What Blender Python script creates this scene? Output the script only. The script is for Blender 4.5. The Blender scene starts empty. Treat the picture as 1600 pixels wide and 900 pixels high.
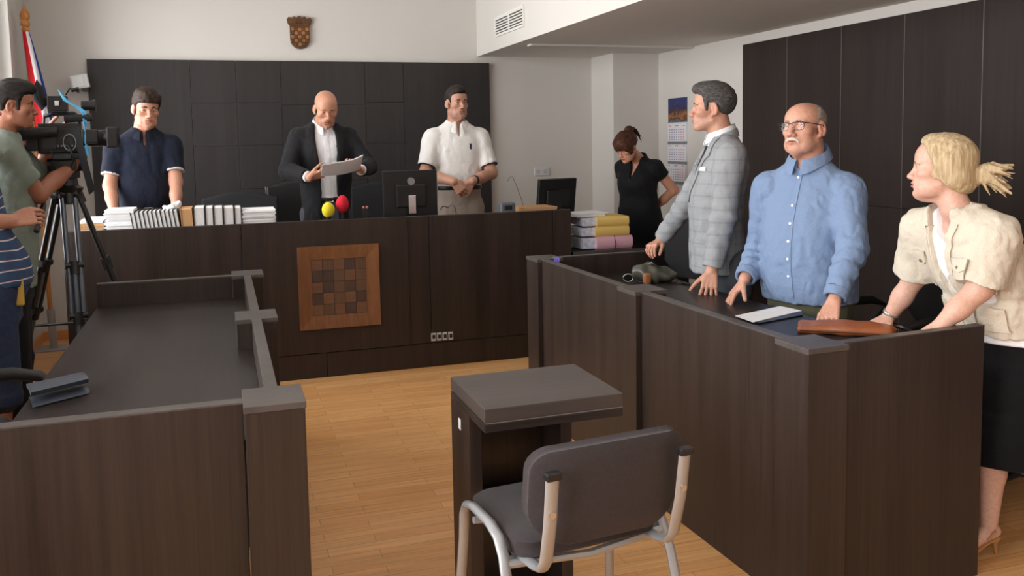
import bpy, bmesh, math, random
import numpy as np
from mathutils import Vector, Matrix, Euler
random.seed(7); np.random.seed(7)
SC = bpy.context.scene
COL = SC.collection
PI = math.pi
def R(d): return math.radians(d)

# ---------------------------------------------------------------- camera geometry (1600 x 900)
FPX, PPX, PPY = 1379.45, 800.0, 337.125
YAW, PITCH, ROLL, CAMH = .316977679, -.0863763736, -.0177468711, 1.58
def _camrot():
    cy, sy = math.cos(YAW), math.sin(YAW); cp, sp = math.cos(PITCH), math.sin(PITCH)
    f = np.array([sy*cp, cy*cp, sp]); r = np.array([cy, -sy, 0.]); u = np.cross(r, f)
    c, s = math.cos(ROLL), math.sin(ROLL)
    return np.array([c*r+s*u, -s*r+c*u, f])
CR = _camrot(); CO = np.array([0, 0, CAMH])
def ray(x, y): return CR.T @ np.array([(x-PPX)/FPX, -(y-PPY)/FPX, 1.])
def at(x, y, Y=None, Z=None, X=None):
    d = ray(x, y)
    t = Y/d[1] if Y is not None else (X/d[0] if X is not None else (Z-CAMH)/d[2])
    return CO+t*d
def reach(x, y, org, length, near=True):
    """point on the sight line of a pixel that lies a given length from a joint"""
    d = ray(x, y); d = d/np.linalg.norm(d); o = CO-np.array(org, float)
    b = o@d; c = o@o-length*length; q = b*b-c
    t = -b if q < 0 else (-b-math.sqrt(q) if near else -b+math.sqrt(q))
    return CO+t*d

# ---------------------------------------------------------------- materials
def new_mat(name):
    m = bpy.data.materials.new(name); m.use_nodes = True
    nt = m.node_tree; b = nt.nodes['Principled BSDF']
    return m, nt, b
def N(nt, t, **k):
    n = nt.nodes.new(t)
    for a, v in k.items():
        if a.startswith('i_'):
            key = a[2:]; key = int(key) if key.isdigit() else key.replace('_', ' ')
            n.inputs[key].default_value = v
        else: setattr(n, a, v)
    return n
def L(nt, a, ao, b, bi): nt.links.new(a.outputs[ao], b.inputs[bi])
def ramp(nt, stops):
    r = N(nt, 'ShaderNodeValToRGB'); e = r.color_ramp.elements
    while len(e) < len(stops): e.new(.5)
    for x, (p, c) in zip(e, stops): x.position = p; x.color = (*c, 1)
    return r
def srgb(*c):
    return tuple((v/255/12.92 if v/255 <= .04045 else ((v/255+.055)/1.055)**2.4) for v in c)
_MC = {}
def plain(name, col, rough=.5, metal=0., bump=0., bscale=60., var=.0, spec=.5, sheen=0.):
    if name in _MC: return _MC[name]
    m, nt, b = new_mat(name)
    b.inputs['Base Color'].default_value = (*col, 1); b.inputs['Roughness'].default_value = rough
    b.inputs['Metallic'].default_value = metal; b.inputs['Specular IOR Level'].default_value = spec
    if sheen: b.inputs['Sheen Weight'].default_value = sheen
    tc = N(nt, 'ShaderNodeTexCoord')
    if var:
        n = N(nt, 'ShaderNodeTexNoise', i_Scale=bscale*.2, i_Detail=4.); L(nt, tc, 'Object', n, 'Vector')
        r = ramp(nt, [(.3, tuple(c*(1-var) for c in col)), (.7, tuple(min(1, c*(1+var)) for c in col))])
        L(nt, n, 'Fac', r, 'Fac'); L(nt, r, 'Color', b, 'Base Color')
    if bump:
        n2 = N(nt, 'ShaderNodeTexNoise', i_Scale=bscale, i_Detail=3.); L(nt, tc, 'Object', n2, 'Vector')
        bp = N(nt, 'ShaderNodeBump', i_Strength=bump, i_Distance=.004); L(nt, n2, 'Fac', bp, 'Height'); L(nt, bp, 'Normal', b, 'Normal')
    _MC[name] = m; return m
def wood(name, c0, c1, grain=(60, 60, 1.5), rough=.42, spec=.5, bump=.06):
    if name in _MC: return _MC[name]
    m, nt, b = new_mat(name)
    tc = N(nt, 'ShaderNodeTexCoord'); mp = N(nt, 'ShaderNodeMapping'); mp.inputs['Scale'].default_value = grain
    L(nt, tc, 'Object', mp, 'Vector')
    n = N(nt, 'ShaderNodeTexNoise', i_Scale=1., i_Detail=6., i_Roughness=.65); L(nt, mp, 'Vector', n, 'Vector')
    mp2 = N(nt, 'ShaderNodeMapping'); mp2.inputs['Scale'].default_value = tuple(g*.12 for g in grain); L(nt, tc, 'Object', mp2, 'Vector')
    n2 = N(nt, 'ShaderNodeTexNoise', i_Scale=1., i_Detail=2.); L(nt, mp2, 'Vector', n2, 'Vector')
    mx = N(nt, 'ShaderNodeMath', operation='MULTIPLY_ADD', i_1=.45); L(nt, n2, 'Fac', mx, 0)
    h = N(nt, 'ShaderNodeMath', operation='MULTIPLY', i_1=.55); L(nt, n, 'Fac', h, 0); L(nt, h, 'Value', mx, 2)
    r = ramp(nt, [(.36, c0), (.62, c1)]); L(nt, mx, 'Value', r, 'Fac'); L(nt, r, 'Color', b, 'Base Color')
    b.inputs['Roughness'].default_value = rough; b.inputs['Specular IOR Level'].default_value = spec
    bp = N(nt, 'ShaderNodeBump', i_Strength=bump, i_Distance=.002); L(nt, n, 'Fac', bp, 'Height'); L(nt, bp, 'Normal', b, 'Normal')
    _MC[name] = m; return m

# ---------------------------------------------------------------- mesh helpers
def tag(o, label=None, cat=None, group=None, kind=None):
    if label: o['label'] = label
    if cat: o['category'] = cat
    if group: o['group'] = group
    if kind: o['kind'] = kind
    return o
def thing(name, label, cat, loc=(0, 0, 0), rz=0, group=None):
    o = bpy.data.objects.new(name, None); COL.objects.link(o)
    o.location = loc; o.rotation_euler = (0, 0, rz); o.empty_display_size = .1
    return tag(o, label, cat, group)
def link_mesh(name, me, mat=None, parent=None, smooth=False):
    o = bpy.data.objects.new(name, me); COL.objects.link(o)
    if mat is not None:
        for m in (mat if isinstance(mat, (list, tuple)) else [mat]): me.materials.append(m)
    if smooth:
        me.polygons.foreach_set('use_smooth', [True]*len(me.polygons))
    if parent is not None: o.parent = parent
    return o
class MB:
    """collects shapes into ONE mesh"""
    def __init__(s): s.bm = bmesh.new(); s.mi = 0
    def _fin(s, vs, bev=0, seg=2):
        fs = {f for v in vs for f in v.link_faces}
        for f in fs: f.material_index = s.mi
        if bev:
            es = list({e for v in vs for e in v.link_edges})
            r = bmesh.ops.bevel(s.bm, geom=es, offset=bev, segments=seg, affect='EDGES', profile=.6)
            for f in r['faces']: f.material_index = s.mi
        return s
    def box(s, x0, x1, y0, y1, z0, z1, bev=.003, M=None, seg=2):
        mt = Matrix.Translation(((x0+x1)/2, (y0+y1)/2, (z0+z1)/2)) @ Matrix.Diagonal((abs(x1-x0), abs(y1-y0), abs(z1-z0), 1))
        if M is not None: mt = M @ mt
        r = bmesh.ops.create_cube(s.bm, size=1, matrix=mt)
        return s._fin(r['verts'], min(bev, .45*min(abs(x1-x0), abs(y1-y0), abs(z1-z0))) if bev else 0, seg)
    def cyl(s, p, q, r0, r1=None, n=16, cap=True):
        p, q = Vector(p), Vector(q); d = q-p
        mt = Matrix.Translation((p+q)/2) @ d.to_track_quat('Z', 'Y').to_matrix().to_4x4()
        r = bmesh.ops.create_cone(s.bm, cap_ends=cap, segments=n, radius1=r0, radius2=r0 if r1 is None else r1, depth=d.length, matrix=mt)
        return s._fin(r['verts'])
    def ball(s, c, r, sc=(1, 1, 1), n=16, M=None):
        mt = Matrix.Translation(c) @ (M.to_4x4() if M is not None else Matrix()) @ Matrix.Diagonal((*sc, 1))
        v = bmesh.ops.create_uvsphere(s.bm, u_segments=n, v_segments=max(6, n*2//3), radius=r, matrix=mt)
        return s._fin(v['verts'])
    def tube(s, pts, r, n=8, closed=False, flat=None):
        """sweep a circle (or an ellipse flat=(a,b)) along points"""
        P = [Vector(p) for p in pts]; rings = []; m = len(P); up = None
        for i, p in enumerate(P):
            a = P[(i-1) % m] if (i > 0 or closed) else p; c = P[(i+1) % m] if (i < m-1 or closed) else p
            t = (c-a).normalized()
            if up is None:
                up = Vector((0, 0, 1)) if abs(t.z) < .9 else Vector((1, 0, 0))
            sd = t.cross(up).normalized(); up = sd.cross(t).normalized()
            rr = r[i] if isinstance(r, (list, tuple)) else r
            fa, fb = flat if flat else (1, 1)
            rings.append([s.bm.verts.new(p+(sd*math.cos(2*PI*k/n)*fa+up*math.sin(2*PI*k/n)*fb)*rr) for k in range(n)])
        vs = [v for g in rings for v in g]
        for i in range(m if closed else m-1):
            A, B = rings[i], rings[(i+1) % m]
            for k in range(n): s.bm.faces.new((A[k], A[(k+1) % n], B[(k+1) % n], B[k]))
        if not closed:
            s.bm.faces.new(rings[0][::-1]); s.bm.faces.new(rings[-1])
        return s._fin(vs)
    def prism(s, poly, z0, z1, M=None, bev=0):
        """extrude a 2D polygon (x, y) between z0 and z1"""
        M = M or Matrix()
        lo = [s.bm.verts.new(M @ Vector((x, y, z0))) for x, y in poly]; hi = [s.bm.verts.new(M @ Vector((x, y, z1))) for x, y in poly]
        n = len(poly); s.bm.faces.new(lo[::-1]); s.bm.faces.new(hi)
        for i in range(n): s.bm.faces.new((lo[i], lo[(i+1) % n], hi[(i+1) % n], hi[i]))
        return s._fin(lo+hi, bev)
    def lathe(s, prof, c=(0, 0, 0), n=20):
        rings = [[s.bm.verts.new((c[0]+r*math.cos(2*PI*k/n), c[1]+r*math.sin(2*PI*k/n), c[2]+z)) for k in range(n)] for r, z in prof]
        for A, B in zip(rings, rings[1:]):
            for k in range(n): s.bm.faces.new((A[k], A[(k+1) % n], B[(k+1) % n], B[k]))
        s.bm.faces.new(rings[0][::-1]); s.bm.faces.new(rings[-1])
        return s._fin([v for g in rings for v in g])
    def grid(s, fn, nu, nv, thick=0.):
        """sheet fn(u,v)->point, optionally given thickness along its normals"""
        V = [[Vector(fn(i/nu, j/nv)) for j in range(nv+1)] for i in range(nu+1)]
        def nor(i, j):
            a = V[min(i+1, nu)][j]-V[max(i-1, 0)][j]; b = V[i][min(j+1, nv)]-V[i][max(j-1, 0)]
            return a.cross(b).normalized()
        A = [[s.bm.verts.new(V[i][j]) for j in range(nv+1)] for i in range(nu+1)]; vs = [v for g in A for v in g]
        for i in range(nu):
            for j in range(nv): s.bm.faces.new((A[i][j], A[i+1][j], A[i+1][j+1], A[i][j+1]))
        if thick:
            B = [[s.bm.verts.new(V[i][j]-nor(i, j)*thick) for j in range(nv+1)] for i in range(nu+1)]; vs += [v for g in B for v in g]
            for i in range(nu):
                for j in range(nv): s.bm.faces.new((B[i][j+1], B[i+1][j+1], B[i+1][j], B[i][j]))
            for i in range(nu):
                s.bm.faces.new((A[i+1][0], A[i][0], B[i][0], B[i+1][0])); s.bm.faces.new((A[i][nv], A[i+1][nv], B[i+1][nv], B[i][nv]))
            for j in range(nv):
                s.bm.faces.new((A[0][j], A[0][j+1], B[0][j+1], B[0][j])); s.bm.faces.new((A[nu][j+1], A[nu][j], B[nu][j], B[nu][j+1]))
        return s._fin(vs)
    def build(s, name, mat, parent=None, smooth=False, world=False):
        """world=True: the points were given in world space although the parent sits elsewhere"""
        bmesh.ops.recalc_face_normals(s.bm, faces=s.bm.faces)
        me = bpy.data.meshes.new(name); s.bm.to_mesh(me); s.bm.free()
        if world and parent is not None:
            p = parent; M = Matrix()
            while p is not None: M = Matrix.LocRotScale(p.location, p.rotation_euler, p.scale) @ M; p = p.parent
            me.transform(M.inverted())
        o = link_mesh(name, me, mat, parent, False)
        if smooth:
            me.polygons.foreach_set('use_smooth', [True]*len(me.polygons))
            try: me.set_sharp_from_angle(angle=R(40))
            except Exception: pass
        return o
def kids(o): return list(o.children)
def copy_tree(o, parent=None):
    c = o.copy(); COL.objects.link(c)
    if parent is not None: c.parent = parent
    for ch in kids(o): copy_tree(ch, c)
    return c
def struct(name, mb, mat, smooth=False):
    return tag(mb.build(name, mat, None, smooth), kind='structure')
def settle(o):
    """move a single-mesh thing's origin to the middle of its base"""
    me = o.data; n = len(me.vertices); a = np.empty(n*3); me.vertices.foreach_get('co', a); a = a.reshape(-1, 3)
    c = (a.min(0)+a.max(0))/2; c[2] = a[:, 2].min(); me.transform(Matrix.Translation(-Vector(c))); o.location = Vector(o.location)+Vector(c); return o
def solo(name, mb, mat, label, cat, group=None, smooth=False):
    return tag(settle(mb.build(name, mat, None, smooth)), label, cat, group)
# ================================================================ materials of the place
WALL = plain('white_plaster', srgb(208, 204, 199), .85, bump=.05, bscale=140)
CEIL = plain('ceiling_paint', srgb(205, 202, 197), .9, bump=.04, bscale=120)
WENGE = wood('wenge_veneer', srgb(36, 28, 25), srgb(55, 44, 39), (90, 90, 2.), .40, .4)
WENGE_H = wood('wenge_veneer_flat', srgb(36, 30, 28), srgb(52, 45, 42), (3, 60, 60), .36, .3)
WENGE_Y = wood('wenge_veneer_lengthwise', srgb(34, 28, 26), srgb(48, 42, 39), (60, 3, 60), .36, .25)
CAPM = wood('wenge_edge_band', srgb(66, 59, 56), srgb(80, 73, 70), (40, 40, 4), .40, .4)
PANEL = wood('wenge_wall_panel', srgb(40, 33, 31), srgb(52, 43, 40), (40, 40, 1.2), .5, .2)
PANELB = wood('dark_wall_panel', srgb(44, 41, 41), srgb(54, 51, 51), (30, 30, 1.), .5, .28)
OAK = wood('inlay_oak', srgb(104, 66, 38), srgb(140, 92, 56), (30, 30, 4), .5)
BLACKP = plain('black_plastic', srgb(26, 26, 28), .42, bump=.05, bscale=200)
DARKP = plain('charcoal_plastic', srgb(48, 50, 54), .45)
STEEL = plain('silver_tube', srgb(172, 174, 178), .35, .45)
CHROME = plain('chrome', srgb(205, 205, 208), .12, 1.)
PAPER = plain('white_paper', srgb(236, 236, 238), .7, var=.03, bscale=90)

def floor_mat():
    m, nt, b = new_mat('beech_parquet')
    tc = N(nt, 'ShaderNodeTexCoord')
    br = N(nt, 'ShaderNodeTexBrick', offset=.37, offset_frequency=2, squash=1.)
    br.inputs['Color1'].default_value = (*srgb(228, 176, 120), 1); br.inputs['Color2'].default_value = (*srgb(214, 156, 98), 1)
    br.inputs['Mortar'].default_value = (*srgb(170, 118, 68), 1); br.inputs['Scale'].default_value = 1.
    br.inputs['Mortar Size'].default_value = .0012; br.inputs['Bias'].default_value = -.1
    br.inputs['Brick Width'].default_value = .52; br.inputs['Row Height'].default_value = .072
    L(nt, tc, 'Object', br, 'Vector')
    mp = N(nt, 'ShaderNodeMapping'); mp.inputs['Scale'].default_value = (3, 55, 1); L(nt, tc, 'Object', mp, 'Vector')
    n = N(nt, 'ShaderNodeTexNoise', i_Scale=1., i_Detail=5.); L(nt, mp, 'Vector', n, 'Vector')
    r = ramp(nt, [(.3, (.82, .80, .78)), (.7, (1.1, 1.08, 1.05))]); L(nt, n, 'Fac', r, 'Fac')
    mx = N(nt, 'ShaderNodeMix', data_type='RGBA', blend_type='MULTIPLY'); mx.inputs[0].default_value = 1.
    L(nt, br, 'Color', mx, 6); L(nt, r, 'Color', mx, 7); L(nt, mx, 2, b, 'Base Color')
    b.inputs['Roughness'].default_value = .34
    return m

# ================================================================ room
XL, XR, YB, YR = -1.45, 3.93, 8.0, -3.2
ZS = 2.353; ZC = 3.25; XS = 2.31
struct('floor', MB().box(XL-.3, XR+.3, YR-.3, YB+.3, -.12, 0, 0), floor_mat())
struct('ceiling', MB().box(XL-.2, XS+.1, YR-.2, YB+.2, ZC, ZC+.12, 0), CEIL)
# lowered ceiling over the right-hand side, with its shallow rib
sf = MB(); sf.box(XS, XR+.2, YR-.2, YB+.2, ZS, ZC+.12, 0); sf.box(XS+.12, XR, 6.84, 6.93, ZS-.018, ZS, .004)
struct('trim_1', sf, [WALL])
struct('wall_back', MB().box(XL-.3, XR+.3, YB, YB+.2, 0, ZC+.1, 0), WALL)
struct('wall_right', MB().box(XR, XR+.2, YR-.2, YB+.2, 0, ZC+.1, 0), WALL)
struct('wall_rear', MB().box(XL-.3, XR+.3, YR-.2, YR, 0, ZC+.1, 0), WALL)
struct('wall_pilaster', MB().box(3.463, XR+.01, 7.5, YB+.01, 0, ZS+.01, .004), WALL)
# left wall with three tall windows
wins = [(-2.6, -.6), (.3, 2.7), (3.5, 7.48)]
wl = MB(); zs0, zs1 = .85, 3.0
wl.box(XL-.25, XL, YR-.2, YB+.2, 0, zs0, 0); wl.box(XL-.25, XL, YR-.2, YB+.2, zs1, ZC+.1, 0)
ed = [YR-.2]+[v for w in wins for v in w]+[YB+.2]
for a, b_ in zip(ed[::2], ed[1::2]): wl.box(XL-.25, XL, a, b_, zs0, zs1, 0)
struct('wall_left', wl, WALL)
WFRAME = plain('white_window_frame', srgb(232, 232, 230), .4)
def glass_mat():
    m, nt, b = new_mat('window_glass'); out = nt.nodes['Material Output']
    t = N(nt, 'ShaderNodeBsdfTransparent'); g = N(nt, 'ShaderNodeBsdfGlossy', i_Roughness=.02); f = N(nt, 'ShaderNodeFresnel', i_IOR=1.25)
    mx = N(nt, 'ShaderNodeMixShader'); L(nt, f, 0, mx, 0); L(nt, t, 0, mx, 1); L(nt, g, 0, mx, 2); L(nt, mx, 0, out, 'Surface'); return m
GLASS = glass_mat()
for i, (a, b_) in enumerate(wins):
    fr = MB(); x0, x1 = XL-.17, XL-.11
    fr.box(x0, x1, a, b_, zs0, zs0+.07); fr.box(x0, x1, a, b_, zs1-.07, zs1); fr.box(x0, x1, a, a+.07, zs0, zs1); fr.box(x0, x1, b_-.07, b_, zs0, zs1)
    n = max(2, round((b_-a)/1.2))
    for k in range(1, n): y = a+(b_-a)*k/n; fr.box(x0, x1, y-.045, y+.045, zs0, zs1)
    w = struct(f'window_{i+1}', fr, WFRAME)
    p = MB().box(XL-.145, XL-.139, a+.06, b_-.06, zs0+.06, zs1-.06, 0).build('pane', GLASS, w)
    struct(f'trim_{i+2}', MB().box(XL-.12, XL+.05, a-.03, b_+.03, zs0-.035, zs0, .006), WFRAME)
    ld = bpy.data.lights.new('daylight', 'AREA'); ld.shape = 'RECTANGLE'; ld.size = zs1-zs0; ld.size_y = b_-a
    ld.energy = (88, 85, 62)[i]*(b_-a); ld.color = (1., .985, .96)
    lo = bpy.data.objects.new(f'daylight_{i+1}', ld); COL.objects.link(lo); lo.location = (XL-.5, (a+b_)/2, (zs0+zs1)/2); lo.rotation_euler = (0, R(-90), 0)
# beech skirting along the back wall and the left wall
BEECH = wood('beech_skirting', srgb(196, 134, 76), srgb(214, 156, 98), (3, 60, 60), .4)
struct('baseboard_back', MB().box(XL, -.95, YB-.018, YB, 0, .075, .003), BEECH)
struct('baseboard_left', MB().box(XL, XL+.018, YR, YB, 0, .075, .003), BEECH)
struct('baseboard_right', MB().box(XR-.018, XR, 6.1, 7.5, 0, .075, .003), BEECH)
# dais behind the judges' bench
struct('floor_platform', MB().box(-.93, 2.40, 6.02, YB-.06, 0, .165, 0), floor_mat())
# unseen fill lights, added under the main ceiling to brighten the room
FILL_D = None
def fill_mat():
    m, nt, b = new_mat('fill_diffuser'); b.inputs['Base Color'].default_value = (.9, .9, .88, 1)
    b.inputs['Emission Color'].default_value = (1, .95, .88, 1); b.inputs['Emission Strength'].default_value = 3.4; return m
FILL_D = fill_mat()
for i, (x, y) in enumerate(((-.2, -1.2), (1.2, -1.2), (-.2, 1.2), (1.2, 1.2), (-.2, 3.6), (1.2, 3.6), (-.2, 6.), (1.2, 6.))):
    t = thing('fill_panel', 'square white fill light panel added out of view under the main ceiling', 'lamp', (x, y, ZC), 0, 'added fill lights')
    MB().box(-.31, .31, -.31, .31, -.03, 0, .004).build('housing', WFRAME, t)
    MB().box(-.28, .28, -.28, .28, -.034, -.03, 0).build('diffuser', FILL_D, t)

# ---------------------------------------------------------------- dark panelling on the back wall
t = thing('wall_panelling', 'huge dark charcoal board panelling on the back wall behind the judges', 'panelling', (.7, YB, 0))
def boards(x0, x1, zs, y=YB):
    for a, b_ in zip(zs, zs[1:]):
        MB().box(x0-.7+.0012, x1-.7-.0012, -.042-random.uniform(0, .003), 0, a+.0012, b_-.0012, .0015).build('board', PANELB, t)
zt = 2.292
xb = [at(x, 160, Y=YB-.04)[0] for x in (299, 370, 440, 571, 631)]
zz = [at(300, y, Y=YB-.04)[2] for y in (161, 229, 298)]
boards(-1.0, xb[0], [.17, zt])
boards(xb[0], xb[1]+.0, [.17, zz[1], zz[0], zt]); boards(xb[1], xb[2], [.17, zz[2], zz[1], zz[0], zt])
boards(xb[2], xb[3], [.17, zz[2]+.05, zz[0]-.02, zt]); boards(xb[3], xb[4], [.17, zz[1], zz[0], zt]); boards(xb[4], 2.415, [.17, zt])
# ---------------------------------------------------------------- tall panelling on the right wall
t = thing('wall_panelling', 'row of tall dark brown wooden panels along the right wall', 'panelling', (XR, 0, 0))
ys = [6.05, 5.48, 4.893, 4.328, 3.752, 3.17, 2.59, 2.0, 1.4, .8]
for a, b_ in zip(ys, ys[1:]):
    for z0, z1 in ((.0, 1.12), (1.12, 2.282)):
        MB().box(-.03, 0, b_+.0025, a-.0025, z0+.001, z1-.001, .002).build('board', PANEL, t)
for a in ys[1:-1]:
    MB().box(-.0305, 0, a-.0025, a+.0025, 0, 2.28, 0).build('joint_strip', plain('joint_strip', srgb(96, 88, 83), .4), t)
# ---------------------------------------------------------------- ventilation grille
t = thing('ventilation_grille', 'white slatted ventilation grille in the bulkhead wall near the ceiling', 'vent', (XS, 7.015, 2.545))
g = MB(); w, h = .37, .075
for s in (-1, 1): g.box(-.012, 0, -w, w, s*h-.01, s*h+.01, .002); g.box(-.012, 0, s*w-.01, s*w+.01, -h, h, .002)
g.box(-.012, 0, -.012, .012, -h, h, .002); g.build('frame', plain('vent_white', srgb(222, 219, 214), .5), t)
MB().box(-.003, .0, -w, w, -h, h, 0).build('duct_shadow', plain('vent_dark', srgb(70, 68, 66), .8), t)
for k in range(6):
    z = -h+.018+k*.0225
    MB().box(-.011, -.003, -w+.008, w-.008, z, z+.011, .001, Matrix.Translation((0, 0, 0))).build('slat', plain('vent_white', srgb(222, 219, 214), .5), t)
# ---------------------------------------------------------------- carved coat of arms
BRONZE = plain('carved_bronze', srgb(96, 62, 36), .42, .35, bump=.4, bscale=70, var=.3)
BRONZE2 = plain('carved_bronze_light', srgb(150, 104, 62), .38, .35, bump=.4, bscale=70, var=.3)
ec = Vector((.702, YB, 2.535)); M = Matrix.Translation(ec) @ Matrix.Rotation(R(90), 4, 'X')
t = thing('coat_of_arms', 'small carved brown chequered shield with crown, high on the white back wall', 'emblem', ec)
def shield(w, top, bot, n=10):
    return [(-w, top), (-w, bot+w)]+[(-w*math.cos(a), bot+w-w*math.sin(a)) for a in [PI*k/n for k in range(1, n)]]+[(w, bot+w), (w, top)]
Mf = Matrix.Rotation(R(90), 4, 'X')      # polygon (x, z), thickness towards the room
MB().prism([(-.083, .075), (-.083, -.055)]+[(-.083*math.cos(a_), -.055-.083*math.sin(a_)) for a_ in [PI*k/12 for k in range(1, 12)]]+[(.083, -.055), (.083, .075)], 0, .026, Mf, .004).build('shield', BRONZE, t)
for i in range(5):
    for j in range(5):
        x = (i-2)*.031; z = .030-j*.032
        if j == 4 and abs(i-2) > 1: continue
        MB().box(x-.014, x+.014, -.036, -.024, z-.0148, z+.0148, .003).build('square', BRONZE if (i+j) % 2 else BRONZE2, t)
MB().prism([(-.086, .066), (.086, .066), (.092, .082), (-.092, .082)], 0, .030, Mf, .003).build('crown_band', BRONZE, t)
for k in range(5):
    x = (k-2)*.041; z = .112-.006*abs(k-2); w = .021; ti = (k-2)*R(7)
    Mk = Matrix.Translation((x, 0, z)) @ Matrix.Rotation(ti, 4, 'Y') @ Mf
    MB().prism([(-w, .02), (-w, -.018), (-w*.6, -.032), (0, -.040), (w*.6, -.032), (w, -.018), (w, .02), (w*.5, .026), (0, .038), (-w*.5, .026)], 0, .027, Mk, .003).build('crown_shield', BRONZE, t)
# ---------------------------------------------------------------- wall calendar (right wall)
def cal_mats():
    m, nt, b = new_mat('night_city_photo'); tc = N(nt, 'ShaderNodeTexCoord'); sp = N(nt, 'ShaderNodeSeparateXYZ'); L(nt, tc, 'Generated', sp, 0)
    v = N(nt, 'ShaderNodeTexVoronoi', i_Scale=9.); L(nt, tc, 'Generated', v, 'Vector')
    n = N(nt, 'ShaderNodeTexNoise', i_Scale=5., i_Detail=5.); L(nt, tc, 'Generated', n, 'Vector')
    a = N(nt, 'ShaderNodeMath', operation='MULTIPLY_ADD', i_1=.7); L(nt, n, 'Fac', a, 0); L(nt, sp, 'Z', a, 2)
    r = ramp(nt, [(.35, srgb(120, 120, 130)), (.5, srgb(60, 40, 34)), (.62, srgb(176, 112, 52)), (.78, srgb(84, 58, 60)), (.95, srgb(36, 36, 84)), (1., srgb(44, 52, 112))]); L(nt, a, 0, r, 0)
    r2 = ramp(nt, [(.0, (1.7, 1.5, 1.1)), (.35, (.8, .8, .8))]); L(nt, v, 'Distance', r2, 0)
    mx = N(nt, 'ShaderNodeMix', data_type='RGBA', blend_type='MULTIPLY'); mx.inputs[0].default_value = 1; L(nt, r, 0, mx, 6); L(nt, r2, 0, mx, 7); L(nt, mx, 2, b, 'Base Color')
    b.inputs['Roughness'].default_value = .4
    return m
t = thing('wall_calendar', 'four-part wall calendar with night city picture on the right wall', 'calendar', (XR, 7.13, 1.16))
cw = .172
pic = cal_mats()
MB().box(-.004, 0, -cw, cw, .02, .765, 0).build('backing_card', plain('calendar_card', srgb(214, 214, 218), .6), t)
MB().box(-.007, -.003, -cw, cw, .545, .765, 0).build('picture', pic, t)
SHEET = plain('calendar_sheet', srgb(222, 220, 226), .6); INK = plain('calendar_ink', srgb(148, 146, 176), .6); RED = plain('calendar_red', srgb(206, 140, 148), .6); GREYB = plain('calendar_band', srgb(120, 126, 130), .6)
for k, z in enumerate((.345, .165, -.015)):
    off = -.01 if k < 2 else -.02
    MB().box(off-.003, -.003, -cw+.003, cw-.003, z+.03, z+.185, 0).build('month_sheet', SHEET, t)
    MB().box(off-.0035, -.003, -cw+.003, cw-.003, z+.003, z+.03, 0).build('band', GREYB, t)
    dg = MB(); dr = MB()
    dr.box(off-.005, off-.003, -.03, .03, z+.166, z+.176, 0); dr.box(off-.005, off-.003, -.15, -.11, z+.166, z+.174, 0); dr.box(off-.005, off-.003, .11, .15, z+.166, z+.174, 0)
    for r_ in range(5):
        for c_ in range(7):
            y = .13-c_*.042; zz_ = z+.135-r_*.022
            (dr if c_ >= 5 else dg).box(off-.005, off-.003, y-.009, y+.009, zz_-.005, zz_+.005, 0)
    dg.build('day_numbers', INK, t); dr.build('holiday_numbers', RED, t)
# ---------------------------------------------------------------- white box lamp high on the wall beside the panelling
t = thing('emergency_lamp', 'small white tilted box lamp at the left edge of the dark back panelling', 'lamp', (-1.03, YB-.05, 2.05))
Mt = Matrix.Rotation(R(-10), 4, 'Y')
MB().box(-.075, .055, -.07, 0, .0, .11, .008, Mt).build('housing', plain('lamp_white', srgb(214, 216, 214), .4), t)
MB().box(-.065, .02, -.076, -.068, .012, .098, .003, Mt).build('lens', plain('lamp_lens', srgb(236, 240, 240), .2), t)
MB().box(-.01, .04, -.05, .05, -.02, .012, .003).build('bracket', DARKP, t)
# ---------------------------------------------------------------- wall sockets behind the clerk
t = thing('wall_socket', 'white double socket on the white back wall behind the clerk monitor', 'socket', (at(846, 268, Y=YB)[0], YB, at(846, 268, Y=YB)[2]))
MB().box(-.075, .075, -.012, 0, -.04, .04, .004).build('plate', plain('socket_white', srgb(206, 206, 208), .4), t)
for s in (-1, 1): MB().cyl((s*.036, -.014, 0), (s*.036, -.004, 0), .021, n=20).build('outlet', plain('socket_inner', srgb(186, 186, 190), .4), t)
# ================================================================ judges' bench
YF = 5.953; BT = 1.06; WT = .975
b = thing('judges_bench', 'long dark wooden judges bench with raised front below the back panelling', 'bench', (.735, YF, 0))
ox = .735
def bb(name, x0, x1, y0, y1, z0, z1, m=WENGE, bev=.003): return MB().box(x0-ox, x1-ox, y0-YF, y1-YF, z0, z1, bev).build(name, m, b)
bb('front_panel', -.942, .105, YF+.018, YF+.05, .168, BT)
bb('front_panel', .108, 1.195, YF-.004, YF+.05, .172, BT+.004)
bb('front_panel', 1.197, 1.348, YF+.018, YF+.05, .168, BT)
bb('front_panel', 1.351, 2.268, YF+.014, YF+.05, .168, BT)
bb('front_panel', 2.271, 2.41, YF+.012, YF+.05, 0, BT)
bb('plinth', -.942, .62, YF+.006, YF+.045, 0, .166); bb('plinth', .623, 2.268, YF+.006, YF+.045, 0, .166)
bb('end_panel', -.942, -.905, YF+.05, YF+.62, .0, .972); bb('end_panel', 2.373, 2.41, YF+.05, YF+.34, 0, BT)
bb('worktop', -.905, 2.30, YF+.05, YF+.62, WT-.03, WT, WENGE_H)
bb('top_edge', -.942, 2.41, YF+.022, YF+.05, BT, BT+.003, CAPM, .001)
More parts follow.
